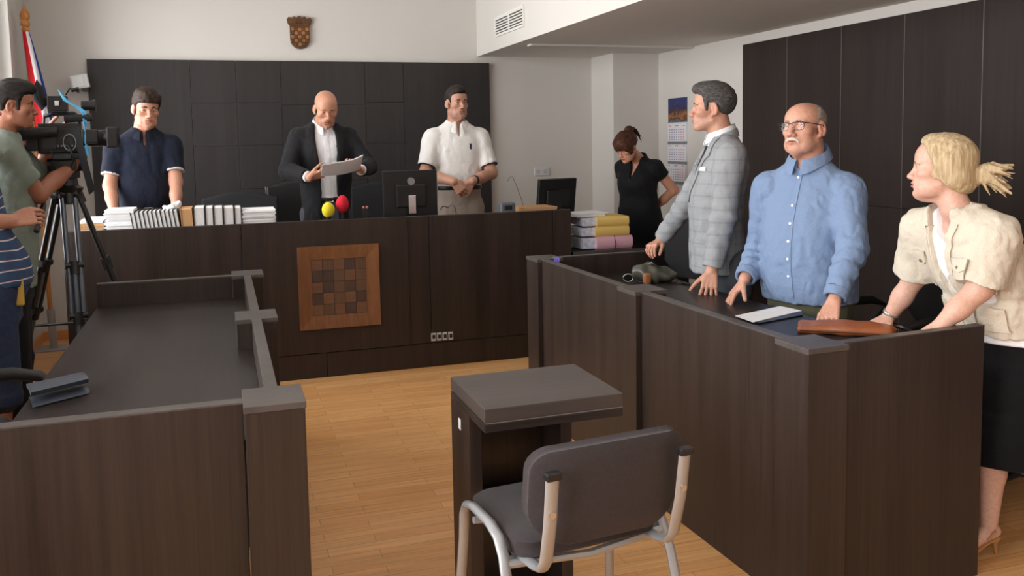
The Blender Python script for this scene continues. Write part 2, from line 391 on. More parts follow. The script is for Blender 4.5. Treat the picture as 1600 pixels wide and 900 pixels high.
# wooden chequered inlay
inl = MB(); x0, x1, z0, z1 = .452, .99, .338, .893; fw = .088; d0 = YF-.004
Mi = Matrix.Translation((-ox, -YF, 0))
def frame_side(P):
    m_ = MB(); vs = [m_.bm.verts.new(Vector(p)+Vector((-ox, -YF, 0))) for p in P]
    return m_
fr = MB()
o_ = [(x0, z0), (x1, z0), (x1, z1), (x0, z1)]; i_ = [(x0+fw, z0+fw), (x1-fw, z0+fw), (x1-fw, z1-fw), (x0+fw, z1-fw)]
for k in range(4):
    a, c, d, e = o_[k], o_[(k+1) % 4], i_[(k+1) % 4], i_[k]
    ring = [(a[0], d0, a[1]), (c[0], d0, c[1]), (c[0], d0-.022, c[1]), (a[0], d0-.022, a[1]), (e[0], d0, e[1]), (d[0], d0, d[1]), (d[0], d0-.012, d[1]), (e[0], d0-.012, e[1])]
    v = [fr.bm.verts.new(Vector(p)+Vector((-ox, -YF, 0))) for p in ring]
    for f in ((0, 1, 2, 3), (3, 2, 6, 7), (7, 6, 5, 4), (0, 3, 7, 4), (1, 5, 6, 2), (0, 4, 5, 1)): fr.bm.faces.new([v[q] for q in f])
fro = fr.build('inlay_frame', OAK, b)
SQ = [wood('inlay_square_a', srgb(96, 66, 48), srgb(120, 84, 60), (8, 8, 70), .5), wood('inlay_square_b', srgb(62, 46, 40), srgb(80, 60, 50), (70, 8, 8), .5), wood('inlay_square_c', srgb(84, 60, 46), srgb(104, 76, 56), (70, 8, 8), .5)]
cw_ = (x1-x0-2*fw)/5; ch_ = (z1-z0-2*fw)/5
pat = ['02012', '11202', '01212', '10201', '02010']
for r_ in range(5):
    for c_ in range(5):
        MB().box(x0+fw+c_*cw_-ox+.0008, x0+fw+(c_+1)*cw_-ox-.0008, -.004-.006-random.uniform(0, .003), -.002, z1-fw-(r_+1)*ch_+.0008, z1-fw-r_*ch_-.0008, .0015).build('inlay_square', SQ[int(pat[r_][c_])], b)
for k in range(4):
    p = at(677.5+8.9*k, 526.5-.6*k, Y=YF+.01)
    s_ = MB().box(p[0]-ox-.017, p[0]-ox+.017, .004, .016, p[2]-.028, p[2]+.028, .003).build('socket', plain('socket_frame', srgb(190, 190, 190), .4), b)
    MB().box(p[0]-ox-.010, p[0]-ox+.010, .000, .006, p[2]-.012, p[2]+.016, .002).build('socket_hole', BLACKP, s_)

# ================================================================ partition desks
ZT, ZP = .79, .907
def post(t, x0, x1, y0, y1, **k):
    p = MB().box(x0+.003, x1-.003, y0+.003, y1-.003, 0, ZP-.018, .003).build('post', WENGE, t)
    MB().box(x0, x1, y0, y1, ZP-.018, ZP, .002).build('post_cap', CAPM, p)
def rail_panel(t, x0, x1, y0, y1):
    p = MB().box(x0, x1, y0, y1, 0, ZP-.006, .002).build('front_panel', WENGE, t)
    MB().box(x0-.0005, x1+.0005, y0, y1, ZP-.006, ZP-.001, .001).build('edge_band', CAPM, p)
# right desk, its near outer corner at the origin of its frame
RD = thing('courtroom_desk', 'dark wooden partition desk on the right that three people lean on', 'desk', (1.728, 2.297, 0), .0299)
for y0, y1 in ((0, .172), (1.15, 1.33), (2.315, 2.487)): post(RD, -.004, .155, y0, y1)
rail_panel(RD, .025, .063, .172, 1.15); rail_panel(RD, .025, .063, 1.33, 2.315)
MB().box(.063, .70, .07, 2.37, ZT-.03, ZT, .002).build('tabletop', WENGE_Y, RD)
e_ = MB(); Me = Matrix.Translation((.155, .028, 0)) @ Matrix.Rotation(.028, 4, 'Z')
p = e_.box(0, .62, 0, .037, 0, ZP-.004, .002, Me).build('end_panel', WENGE, RD)
MB().box(0, .62, -.0005, .0375, ZP-.004, ZP, .001, Me).build('edge_band', CAPM, p)
p = MB().box(.155, .75, 2.37, 2.407, 0, ZP-.006, .002).build('end_panel', WENGE, RD); MB().box(.155, .75, 2.3695, 2.4075, ZP-.006, ZP-.001, .001).build('edge_band', CAPM, p)
# left desk
LD = thing('courtroom_desk', 'empty dark wooden partition desk in the left foreground', 'desk', (-.21, 2.32, 0))
lx, ly = .21, -2.32
def lp(x0, x1, y0, y1): post(LD, x0+lx, x1+lx, y0+ly, y1+ly)
for y0, y1 in ((2.318, 2.50), (3.507, 3.695), (4.71, 4.90)): lp(.027, .185, y0, y1)
rail_panel(LD, .087+lx, .122+lx, 2.50+ly, 3.507+ly); rail_panel(LD, .087+lx, .122+lx, 3.695+ly, 4.71+ly)
MB().box(-.609+lx, .087+lx, 2.417+ly, 4.73+ly, ZT-.03, ZT, .002).build('tabletop', WENGE_Y, LD)
for y0 in (2.372, 4.73):
    p = MB().box(-.609+lx, .027+lx, y0+ly, y0+.045+ly, 0, ZP-.006, .002).build('end_panel', WENGE, LD); MB().box(-.609+lx, .027+lx, y0+ly-.0005, y0+.0455+ly, ZP-.006, ZP-.001, .001).build('edge_band', CAPM, p)
# ================================================================ lectern
lc = thing('lectern', 'small dark wooden witness lectern with thick top in front of grey chair', 'lectern', (.915, 2.6, 0), .01)
MB().box(-.222, .222, -.19, .195, .757, .80, .003).build('top', wood('lectern_top', srgb(62, 54, 51), srgb(76, 67, 64), (3, 50, 50), .42, .4), lc)
MB().box(-.216, .222, -.186, .195, .7535, .757, 0).build('metal_strip', plain('alu_strip', srgb(150, 148, 146), .4), lc)  # thin light metal strip between the two top boards
MB().box(-.222, .222, -.19, .195, .728, .7535, .003).build('top_board', WENGE_H, lc)
MB().box(-.222, -.182, -.02, .195, 0, .728, .002).build('side_panel', WENGE, lc); MB().box(.09, .13, -.0, .195, 0, .728, .002).build('side_panel', WENGE, lc)
MB().box(-.182, .09, .165, .19, 0, .728, .002).build('back_panel', WENGE, lc); MB().box(-.182, .09, .02, .165, .40, .425, .002).build('shelf', WENGE_H, lc)
MB().box(-.182, .09, .03, .165, .05, .075, .002).build('shelf', WENGE_H, lc)
MB().box(-.2235, -.222, .075, .10, .655, .69, .0005).build('tag', plain('tag_white', srgb(226, 226, 226), .5), lc)
# ================================================================ visitor chair (grey cloth, silver tube frame)
CLOTH = plain('chair_cloth', srgb(54, 47, 49), .92, bump=.5, bscale=500, var=.12, sheen=.08)
def visitor_chair(loc, rz):
    t = thing('visitor_chair', 'grey cloth visitor chair with silver metal frame in front of the lectern', 'chair', loc, rz)
    # local: sitter faces +y ; back at -y
    def rr(w, h, r, n=6, rb=None):
        P = []; q = rb or r
        for cx, cy, a0, r_ in ((w-r, h-r, 0, r), (-w+r, h-r, 90, r), (-w+q, -h+q, 180, q), (w-q, -h+q, 270, q)):
            P += [(cx+r_*math.cos(R(a0+90*k/n)), cy+r_*math.sin(R(a0+90*k/n))) for k in range(n+1)]
        return P
    def pad(w, h, r, th, curve, M, name, m):
        bm = MB(); rings = []
        prof = [(0, .0), (-.012, .008), (-.017, .02), (-.017, th-.02), (-.012, th-.007), (-.02, th)]
        base = rr(w, h, r, 6, r*1.7 if name == 'backrest' else r)
        for off, z in [(-.02, 0)]+prof[1:]:
            rings.append([bm.bm.verts.new(M @ Vector((x*(1+off/w), y*(1+off/h), z+curve*(x/w)**2))) for x, y in base])
        n = len(base)
        for A, B in zip(rings, rings[1:]):
            for k in range(n): bm.bm.faces.new((A[k], A[(k+1) % n], B[(k+1) % n], B[k]))
        for ringv, zc, flip in ((rings[0], 0, True), (rings[-1], th, False)):
            c = bm.bm.verts.new(M @ Vector((0, 0, zc)))
            mid = [bm.bm.verts.new(M @ Vector((x*.55, y*.55, zc+curve*(x*.55/w)**2))) for x, y in base]
            for k in range(n):
                bm.bm.faces.new((ringv[k], ringv[(k+1) % n], mid[(k+1) % n], mid[k])); bm.bm.faces.new((mid[k], mid[(k+1) % n], c))
        return bm.build(name, m, t, True)
    Mb = Matrix.Translation((0, -.235, .672)) @ Matrix.Rotation(R(98), 4, 'X')
    pad(.243, .144, .070, .05, -.045, Mb, 'backrest', CLOTH)
    pad(.235, .205, .07, .055, -.004, Matrix.Translation((0, .035, .470)), 'seat', CLOTH)
    for s in (-1, 1):
        x = s*.250
        MB().tube([(x*1.08, .225, .012), (x, .185, .40), (x, .175, .485), (x, .15, .52), (x, .10, .532), (x, -.02, .532), (x, -.08, .515), (x, -.115, .475), (x*1.02, -.15, .40), (x*1.1, -.255, .012)], .0125, 10, flat=(.8, 1.25)).build('leg_frame', STEEL, t, True)
        u = MB().tube([(s*.19, -.06, .458), (s*.19, -.19, .468), (s*.192, -.230, .480), (s*.193, -.254, .510), (s*.195, -.284, .62), (s*.196, -.303, .745)], .0125, 10, flat=(1.5, .75)).build('back_upright', STEEL, t, True)
        MB().box(s*.196-.021, s*.196+.021, -.318, -.290, .742, .762, .005).build('end_cap', BLACKP, u)
        MB().cyl((s*.195, -.302, .65), (s*.195, -.280, .65), .009, n=12).build('screw', CHROME, u)
        for y_, z_ in ((.225, .006), (-.255, .006)): MB().cyl((x*1.09, y_, 0), (x*1.09, y_, .03), .016, n=12).build('foot', BLACKP, t)
    for y in (.10, -.10): MB().tube([(-.250, y, .49 if y > 0 else .455), (0, y, .46 if y > 0 else .45), (.250, y, .49 if y > 0 else .455)], .011, 8).build('cross_bar', STEEL, t, True)
    MB().tube([(-.25, -.12, .455), (0, -.135, .44), (.25, -.12, .455)], .012, 8).build('cross_bar', STEEL, t, True)
    return t
VC = visitor_chair((.905, 2.30, 0), R(6))
# ================================================================ soft-body modelling: distance fields turned into one continuous mesh
def V3(*a): return np.array(a if len(a) == 3 else a[0], float)
def unit(v): v = np.asarray(v, float); return v/np.linalg.norm(v)
class Frame:
    """x = the person's right, y = forward, z = up"""
    def __init__(s, o, fwd, pitch=0, roll=0, sc=1.):
        s.o = V3(o); f = unit([fwd[0], fwd[1], 0]); r = np.cross(f, [0, 0, 1.]); u = np.array([0, 0, 1.])
        c, n = math.cos(pitch), math.sin(pitch); f, u = f*c+u*n, u*c-f*n          # pitch > 0 looks up
        c, n = math.cos(roll), math.sin(roll); r, u = r*c+u*n, u*c-r*n
        s.R = np.array([r, f, u]).T; s.sc = sc
    def p(s, *a): return s.o+s.R @ (V3(*a)*s.sc)
    def d(s, *a): return s.R @ V3(*a)
    def loc(s, P): return ((P-s.o) @ s.R)/s.sc
def axis(lo, hi, step, fine):
    pts = [lo]; x = lo
    while x < hi:
        st = step
        for a, b, f in fine:
            if a-1e-9 <= x < b: st = min(st, f)
            elif x < a < x+st: st = max(min(st, a-x), f)
        x += st; pts.append(x)
    return np.array(pts, np.float32)
class Field:
    def __init__(s, lo, hi, step, fine=()):
        s.ax = [axis(lo[i], hi[i], step, [(f[0][i], f[1][i], f[2]) for f in fine]) for i in range(3)]
        s.F = np.full([len(a) for a in s.ax], .3, np.float32)
    def sub(s, lo, hi):
        sl = tuple(slice(max(0, int(np.searchsorted(a, lo[i]))-1), int(np.searchsorted(a, hi[i]))+1) for i, a in enumerate(s.ax))
        return sl, [s.ax[0][sl[0]][:, None, None], s.ax[1][sl[1]][None, :, None], s.ax[2][sl[2]][None, None, :]]
    def ev(s, pr, m=.03):
        lo, hi, fn = pr; sl, c = s.sub(np.asarray(lo)-m, np.asarray(hi)+m)
        if min(q.stop-q.start for q in sl) <= 0: return sl, None
        return sl, np.broadcast_to(fn(*c), s.F[sl].shape)
    def add(s, pr, k=.01):
        sl, d = s.ev(pr, k+.03)
        if d is None: return s
        F = s.F[sl]; h = np.clip(.5+.5*(F-d)/k, 0, 1); s.F[sl] = F*(1-h)+d*h-k*h*(1-h); return s
    def cut(s, pr, k=.004):
        sl, d = s.ev(pr, k+.01)
        if d is None: return s
        F = s.F[sl]; h = np.clip(.5-.5*(F+d)/k, 0, 1); s.F[sl] = F*(1-h)-d*h+k*h*(1-h); return s
    def keep(s, fn, k=.002):
        """intersect everything with fn(X,Y,Z) < 0"""
        c = [s.ax[0][:, None, None], s.ax[1][None, :, None], s.ax[2][None, None, :]]
        d = np.broadcast_to(fn(*c), s.F.shape); h = np.clip(.5-.5*(d-s.F)/k, 0, 1)
        s.F = (d*(1-h)+s.F*h+k*h*(1-h)).astype(np.float32); return s
    def push(s, fn, band=.03, lo=None, hi=None):
        """displace the surface: F += fn(points)"""
        sl = (slice(None),)*3 if lo is None else s.sub(lo, hi)[0]
        F = s.F[sl]; I = np.nonzero(np.abs(F) < band)
        if len(I[0]) == 0: return s
        P = np.stack([s.ax[i][sl[i]][I[i]] for i in range(3)], 1); F[I] += fn(P).astype(np.float32); s.F[sl] = F; return s
    def mesh(s):
        F = s.F; ax = s.ax; S = F < 0; n = [a-1 for a in F.shape]
        cnt = np.zeros(n, np.uint8)
        for i in (0, 1):
            for j in (0, 1):
                for k in (0, 1): cnt += S[i:i+n[0], j:j+n[1], k:k+n[2]]
        A = np.argwhere((cnt > 0) & (cnt < 8)); idx = np.full(n, -1, np.int32); idx[tuple(A.T)] = np.arange(len(A))
        acc = np.zeros((len(A), 3)); num = np.zeros(len(A))
        cs = [(i, j, k) for i in (0, 1) for j in (0, 1) for k in (0, 1)]
        for a in cs:
            for d in range(3):
                if a[d]: continue
                b = list(a); b[d] = 1; ia = A+a; ib = A+b
                fa = F[tuple(ia.T)]; fb = F[tuple(ib.T)]; m = (fa < 0) != (fb < 0)
                if not m.any(): continue
                t = (fa[m]/(fa[m]-fb[m]))[:, None]
                pa = np.stack([ax[q][ia[m][:, q]] for q in range(3)], 1); pb = np.stack([ax[q][ib[m][:, q]] for q in range(3)], 1)
                acc[m] += pa*(1-t)+pb*t; num[m] += 1
        P = acc/num[:, None]; Q = []
        for d in range(3):
            e, f = (d+1) % 3, (d+2) % 3
            sa = [slice(None)]*3; sb = [slice(None)]*3; sa[d] = slice(0, -1); sb[d] = slice(1, None)
            for q in (e, f): sa[q] = slice(1, -1); sb[q] = slice(1, -1)
            a, b = S[tuple(sa)], S[tuple(sb)]; C = np.argwhere(a != b)
            if len(C) == 0: continue
            fl = a[tuple(C.T)]; off = np.zeros(3, int); off[e] = 1; off[f] = 1; C = C+off
            def cell(de, df):
                c = C.copy(); c[:, e] += de; c[:, f] += df; return idx[tuple(c.T)]
            q = np.stack([cell(-1, -1), cell(0, -1), cell(0, 0), cell(-1, 0)], 1); q[~fl] = q[~fl][:, ::-1]; Q.append(q)
        return P, np.concatenate(Q)
def to_object(name, P, Q, mat, parent, org, col=None, smooth=2):
    if smooth:   # light tangential relaxation, keeps the shape
        e = np.concatenate([Q[:, [0, 1]], Q[:, [1, 2]], Q[:, [2, 3]], Q[:, [3, 0]]]); e = np.concatenate([e, e[:, ::-1]])
        deg = np.bincount(e[:, 0], minlength=len(P))[:, None]
        for it, lam in enumerate([.5, -.52]*smooth):
            acc = np.stack([np.bincount(e[:, 0], P[e[:, 1], d], len(P)) for d in range(3)], 1); P = P+lam*(acc/np.maximum(deg, 1)-P)
    me = bpy.data.meshes.new(name); me.vertices.add(len(P)); me.vertices.foreach_set('co', (P-np.asarray(org)).astype(np.float32).ravel())
    me.loops.add(Q.size); me.loops.foreach_set('vertex_index', Q.astype(np.int32).ravel())
    me.polygons.add(len(Q)); me.polygons.foreach_set('loop_start', np.arange(0, Q.size, 4, dtype=np.int32)); me.polygons.foreach_set('use_smooth', np.ones(len(Q), bool))
    me.update(calc_edges=True); me.validate()
    if col is not None:
        at_ = me.color_attributes.new('Col', 'FLOAT_COLOR', 'POINT'); at_.data.foreach_set('color', np.concatenate([col, np.ones((len(P), 1))], 1).astype(np.float32).ravel())
    o = bpy.data.objects.new(name, me); COL.objects.link(o); me.materials.append(mat)
    if parent is not None: o.parent = parent
    return o
# ---- shapes
def el(c, r, Rm=None):
    c = V3(c); r = np.broadcast_to(np.asarray(r, float), (3,)); m = r.max() if Rm is not None else r
    def fn(X, Y, Z):
        x, y, z = X-c[0], Y-c[1], Z-c[2]
        if Rm is not None: x, y, z = (x*Rm[0, i]+y*Rm[1, i]+z*Rm[2, i] for i in range(3))
        a = (x/r[0])**2+(y/r[1])**2+(z/r[2])**2; b = (x/r[0]**2)**2+(y/r[1]**2)**2+(z/r[2]**2)**2
        k = np.sqrt(a); return k*(k-1)/np.sqrt(b+1e-9)
    return c-m, c+m, fn
def rc(a, b, ra, rb, n=None, flat=1., ends=False):
    """tapered limb from a to b; n, flat: squeezed along direction n; ends: cut flat"""
    a, b = V3(a), V3(b); d = b-a; L2 = d@d; ln = math.sqrt(L2); m = max(ra, rb)
    def fn(X, Y, Z):
        x, y, z = X-a[0], Y-a[1], Z-a[2]; t0 = (x*d[0]+y*d[1]+z*d[2])/L2; t = np.clip(t0, 0, 1)
        x, y, z = x-t*d[0], y-t*d[1], z-t*d[2]; q = x*x+y*y+z*z
        if n is not None:
            w = x*n[0]+y*n[1]+z*n[2]; q = q+w*w*(1/flat**2-1)
        v = np.sqrt(q)-(ra+(rb-ra)*t)
        return v if not ends else np.maximum(v, np.maximum(-t0*ln, (t0-1)*ln))
    return np.minimum(a, b)-m, np.maximum(a, b)+m, fn
def bx(c, h, Rm, rd=.004):
    c = V3(c); h = np.asarray(h, float); m = np.linalg.norm(h)
    def fn(X, Y, Z):
        x, y, z = X-c[0], Y-c[1], Z-c[2]; q = [np.abs(x*Rm[0, i]+y*Rm[1, i]+z*Rm[2, i])-(h[i]-rd) for i in range(3)]
        return np.sqrt(sum(np.maximum(v, 0)**2 for v in q))+np.minimum(np.maximum(q[0], np.maximum(q[1], q[2])), 0)-rd
    return c-m, c+m, fn
def smooth_curve(zs, vals, n=80):
    zs = np.asarray(zs, float); v = np.asarray(vals, float); t = np.linspace(zs[0], zs[-1], n)
    m = np.gradient(v, zs); i = np.clip(np.searchsorted(zs, t)-1, 0, len(zs)-2); h = zs[i+1]-zs[i]; u = (t-zs[i])/h
    return t, (2*u**3-3*u**2+1)*v[i]+(u**3-2*u**2+u)*h*m[i]+(-2*u**3+3*u**2)*v[i+1]+(u**3-u**2)*h*m[i+1]
def loft(st, fwd, g=0., p=2.3):
    """stations (z, centre x, centre y, half width, front depth, back depth); g: inflation"""
    st = sorted(st); A = np.array(st, float); f = unit([fwd[0], fwd[1], 0]); r = np.array([f[1], -f[0]])
    C = [smooth_curve(A[:, 0], A[:, i]) for i in range(1, 6)]; t = C[0][0]; z0, z1 = A[0, 0], A[-1, 0]
    m = A[:, 3:].max()+abs(g); lo = np.array([A[:, 1].min()-m, A[:, 2].min()-m, z0]); hi = np.array([A[:, 1].max()+m, A[:, 2].max()+m, z1])
    def fn(X, Y, Z):
        zz = np.asarray(Z).ravel(); cx, cy, w, df, db = (np.interp(zz, t, c[1])[None, None, :] for c in C)
        x, y = X-cx, Y-cy; u = x*r[0]+y*r[1]; v = x*f[0]+y*f[1]; dd = np.where(v > 0, df, db)
        w = np.maximum(w, .01); dd = np.maximum(dd, .01)
        k = (np.abs(u/w)**p+np.abs(v/dd)**p)**(1/p)+1e-6
        d = k*(k-1)/np.sqrt(u*u/w**4+v*v/dd**4+1e-3)-g
        return np.maximum(d, np.maximum(z0-Z, Z-z1))
    return lo, hi, fn
def poly2(P, x, y):
    """signed distance to a polygon"""
    P = np.asarray(P, float); d = None; s = None
    for i in range(len(P)):
        a = P[i]; b = P[i-1]; e = b-a; wx, wy = x-a[0], y-a[1]; t = np.clip((wx*e[0]+wy*e[1])/(e@e), 0, 1)
        q = (wx-t*e[0])**2+(wy-t*e[1])**2; d = q if d is None else np.minimum(d, q)
        c1 = y >= a[1]; c2 = y < b[1]; c3 = e[0]*wy > e[1]*wx; fl = (c1 & c2 & c3) | (~c1 & ~c2 & ~c3); s = fl if s is None else s ^ fl
    return np.where(s, -1, 1)*np.sqrt(d)
def vnoise(P, sc, seed=0):
    """smooth value noise in -1..1"""
    q = P*np.asarray(sc)+seed*17.3; i = np.floor(q).astype(np.int64); f = q-i; f = f*f*(3-2*f)
    def h(a): 
        n = (a[:, 0]*374761393+a[:, 1]*668265263+a[:, 2]*2147483647+seed*974711) & 0xffffffff
        n = ((n ^ (n >> 13))*1274126177) & 0xffffffff; return ((n ^ (n >> 16)) & 0xffff)/32767.5-1
    v = 0
    for a in (0, 1):
        for b in (0, 1):
            for c in (0, 1):
                v = v+h(i+[a, b, c])*(f[:, 0] if a else 1-f[:, 0])*(f[:, 1] if b else 1-f[:, 1])*(f[:, 2] if c else 1-f[:, 2])
    return v
def smoothstep(a, b, x): t = np.clip((x-a)/(b-a), 0, 1); return t*t*(3-2*t)
# ---- materials for people
def skin_mat():
    m, nt, b = new_mat('skin'); at_ = N(nt, 'ShaderNodeVertexColor', layer_name='Col'); tc = N(nt, 'ShaderNodeTexCoord')
    n = N(nt, 'ShaderNodeTexNoise', i_Scale=90., i_Detail=3.); L(nt, tc, 'Object', n, 'Vector'); r = ramp(nt, [(.3, (.92, .88, .86)), (.7, (1.05, 1.05, 1.05))]); L(nt, n, 'Fac', r, 0)
    mx = N(nt, 'ShaderNodeMix', data_type='RGBA', blend_type='MULTIPLY'); mx.inputs[0].default_value = 1; L(nt, at_, 'Color', mx, 6); L(nt, r, 0, mx, 7); L(nt, mx, 2, b, 'Base Color')
    b.inputs['Roughness'].default_value = .48; b.inputs['Subsurface Weight'].default_value = .12; b.inputs['Subsurface Radius'].default_value = (.012, .005, .003); b.inputs['Subsurface Scale'].default_value = .6
    n2 = N(nt, 'ShaderNodeTexNoise', i_Scale=420., i_Detail=2.); L(nt, tc, 'Object', n2, 'Vector'); bp = N(nt, 'ShaderNodeBump', i_Strength=.12, i_Distance=.002); L(nt, n2, 'Fac', bp, 'Height'); L(nt, bp, 'Normal', b, 'Normal')
    return m
SKIN = skin_mat()
def hair_mat(name, c0, c1, sc=(90, 90, 90), rough=.45, f=None):
    m, nt, b = new_mat(name); tc = N(nt, 'ShaderNodeTexCoord'); mp = N(nt, 'ShaderNodeMapping'); mp.inputs['Scale'].default_value = sc
    if f:   # strands run along the wearer's forward direction
        m0 = N(nt, 'ShaderNodeMapping'); m0.inputs['Rotation'].default_value = (0, 0, math.atan2(f[0], f[1])); L(nt, tc, 'Object', m0, 'Vector'); L(nt, m0, 'Vector', mp, 'Vector')
    else: L(nt, tc, 'Object', mp, 'Vector')
    n = N(nt, 'ShaderNodeTexNoise', i_Scale=1., i_Detail=5., i_Roughness=.7); L(nt, mp, 'Vector', n, 'Vector'); r = ramp(nt, [(.35, c0), (.65, c1)]); L(nt, n, 'Fac', r, 0); L(nt, r, 0, b, 'Base Color')
    b.inputs['Roughness'].default_value = rough+.15; b.inputs['Specular IOR Level'].default_value = .22; bp = N(nt, 'ShaderNodeBump', i_Strength=.6, i_Distance=.004); L(nt, n, 'Fac', bp, 'Height'); L(nt, bp, 'Normal', b, 'Normal'); return m
def cloth(name, col, rough=.85, bump=.25, scale=380., var=.06, fold=.35):
    if name in _MC: return _MC[name]
    m, nt, b = new_mat(name); tc = N(nt, 'ShaderNodeTexCoord')
    n = N(nt, 'ShaderNodeTexNoise', i_Scale=scale, i_Detail=2.); L(nt, tc, 'Object', n, 'Vector')
    n2 = N(nt, 'ShaderNodeTexNoise', i_Scale=26., i_Detail=3.); L(nt, tc, 'Object', n2, 'Vector')
    r = ramp(nt, [(.3, tuple(c*(1-var) for c in col)), (.7, tuple(min(1, c*(1+var)) for c in col))]); L(nt, n, 'Fac', r, 0); L(nt, r, 0, b, 'Base Color')
    b.inputs['Roughness'].default_value = rough; b.inputs['Sheen Weight'].default_value = .04; b.inputs['Specular IOR Level'].default_value = .18
    b1 = N(nt, 'ShaderNodeBump', i_Strength=fold, i_Distance=.012); L(nt, n2, 'Fac', b1, 'Height')
    b2 = N(nt, 'ShaderNodeBump', i_Strength=bump, i_Distance=.0015); L(nt, n, 'Fac', b2, 'Height'); L(nt, b1, 'Normal', b2, 'Normal'); L(nt, b2, 'Normal', b, 'Normal')
    _MC[name] = m; return m
# ================================================================ people: heads, hands, bodies
def hp(F, c, r, rot=None):
    return el(F.p(*c), np.asarray(r)*F.sc, F.R if rot is None else F.R @ np.array(Euler(rot).to_matrix()))
def hr(F, a, b, ra, rb, **k): return rc(F.p(*a), F.p(*b), ra*F.sc, rb*F.sc, **k)
def head_base(fd, F, o):
    w = o.get('w', 1.); jw = o.get('jaw', 1.); fat = o.get('fat', 0.)
    tp = o.get('top', 1.)
    fd.add(hp(F, (0, -.012, .042*tp), (.076*w, .096, .080*tp)), .01)
    fd.add(hp(F, (0, .035, .035*tp), (.062*w, .056, .062*tp)), .03)
    fd.add(hp(F, (0, .036, -.033), (.060*w, .050, .064)), .025)
    fd.add(hp(F, (0, .030, -.072), (.047*jw+.006*fat, .052, .040)), .025)
    for s in (-1, 1):
        fd.add(hr(F, (s*.051*jw, -.002, -.060), (s*.022, .064, -.099), .014, .014), .022)
        fd.add(hp(F, (s*.044*w, .054, -.022), (.022, .024, .018)), .022)
        if fat: fd.add(hp(F, (s*.040, .034, -.080), (.026*fat+.008, .036, .028)), .025)
    fd.add(hp(F, (0, .072, -.099), (.022, .022, .017)), .02)
    if fat: fd.add(hp(F, (0, .030, -.112), (.038*fat, .045, .020+.008*fat)), .025)
def head_field(fd, F, o):
    head_base(fd, F, o); nz = o.get('nose', 1.); op = o.get('eye', (1., 1.)); gz = o.get('lid', 0)
    fd.add(hp(F, (0, .074, -.066), (.030, .024, .025)), .018)
    for s in (-1, 1):
        fd.add(hp(F, (s*.024, .079, .017), (.026, .012, .009), (0, s*R(-8), s*R(-14))), .012)
        fd.cut(hp(F, (s*.033, .098, -.002), (.021, .018, .013)), .012)
        fd.add(hp(F, (s*.032, .0735, -.001), (.0145, .0138, .0138)), .004)
    # nose
    fd.add(hr(F, (0, .083, .006), (0, .102+.004*nz, -.033), .0075, .0105*nz), .012)
    fd.add(hp(F, (0, .107+.004*(nz-1)*2, -.037), (.0115*nz, .0115, .0095)), .007)
    for s in (-1, 1): fd.add(hp(F, (s*.0125*nz, .097, -.0405), (.0082, .0115, .0085)), .006)
    for s in (-1, 1): fd.cut(hp(F, (s*.0065, .1045, -.0480), (.0038, .006, .0035)), .003)
    # mouth
    for s in (-1, 1):
        fd.add(hr(F, (s*.022, .0835, -.0672), (s*.004, .0965, -.0622), .0042, .0052), .006)
        fd.add(hr(F, (s*.020, .0835, -.0695), (0, .0950, -.0740), .0042, .0062), .006)
    fd.cut(hp(F, (0, .101, -.0680), (.022, .012, .0016+o.get('mouth', 0))), .003)
    fd.cut(hp(F, (0, .101, -.0865), (.020, .010, .006)), .010)
    # lids
    for s in (-1, 1):
        a = op[0] if s > 0 else op[1]
        if a > .05: fd.cut(hp(F, (s*.032, .0915, -.0012-.002*gz), (.0142, .0105, .0054*a), (0, s*R(6), 0)), .0015)
    # ears
    es = o.get('ear', 1.)
    for s in (-1, 1):
        w = o.get('w', 1.)
        fd.add(hp(F, (s*.0775*w, -.012, -.006), (.009, .0185*es, .031*es), (R(-12), 0, s*R(22))), .006)
        fd.add(hp(F, (s*.0745*w, -.002, -.034), (.007, .009, .010)), .006)
        fd.cut(hp(F, (s*.0865*w, -.008, -.004), (.0065, .010*es, .018*es), (R(-12), 0, s*R(22))), .004)
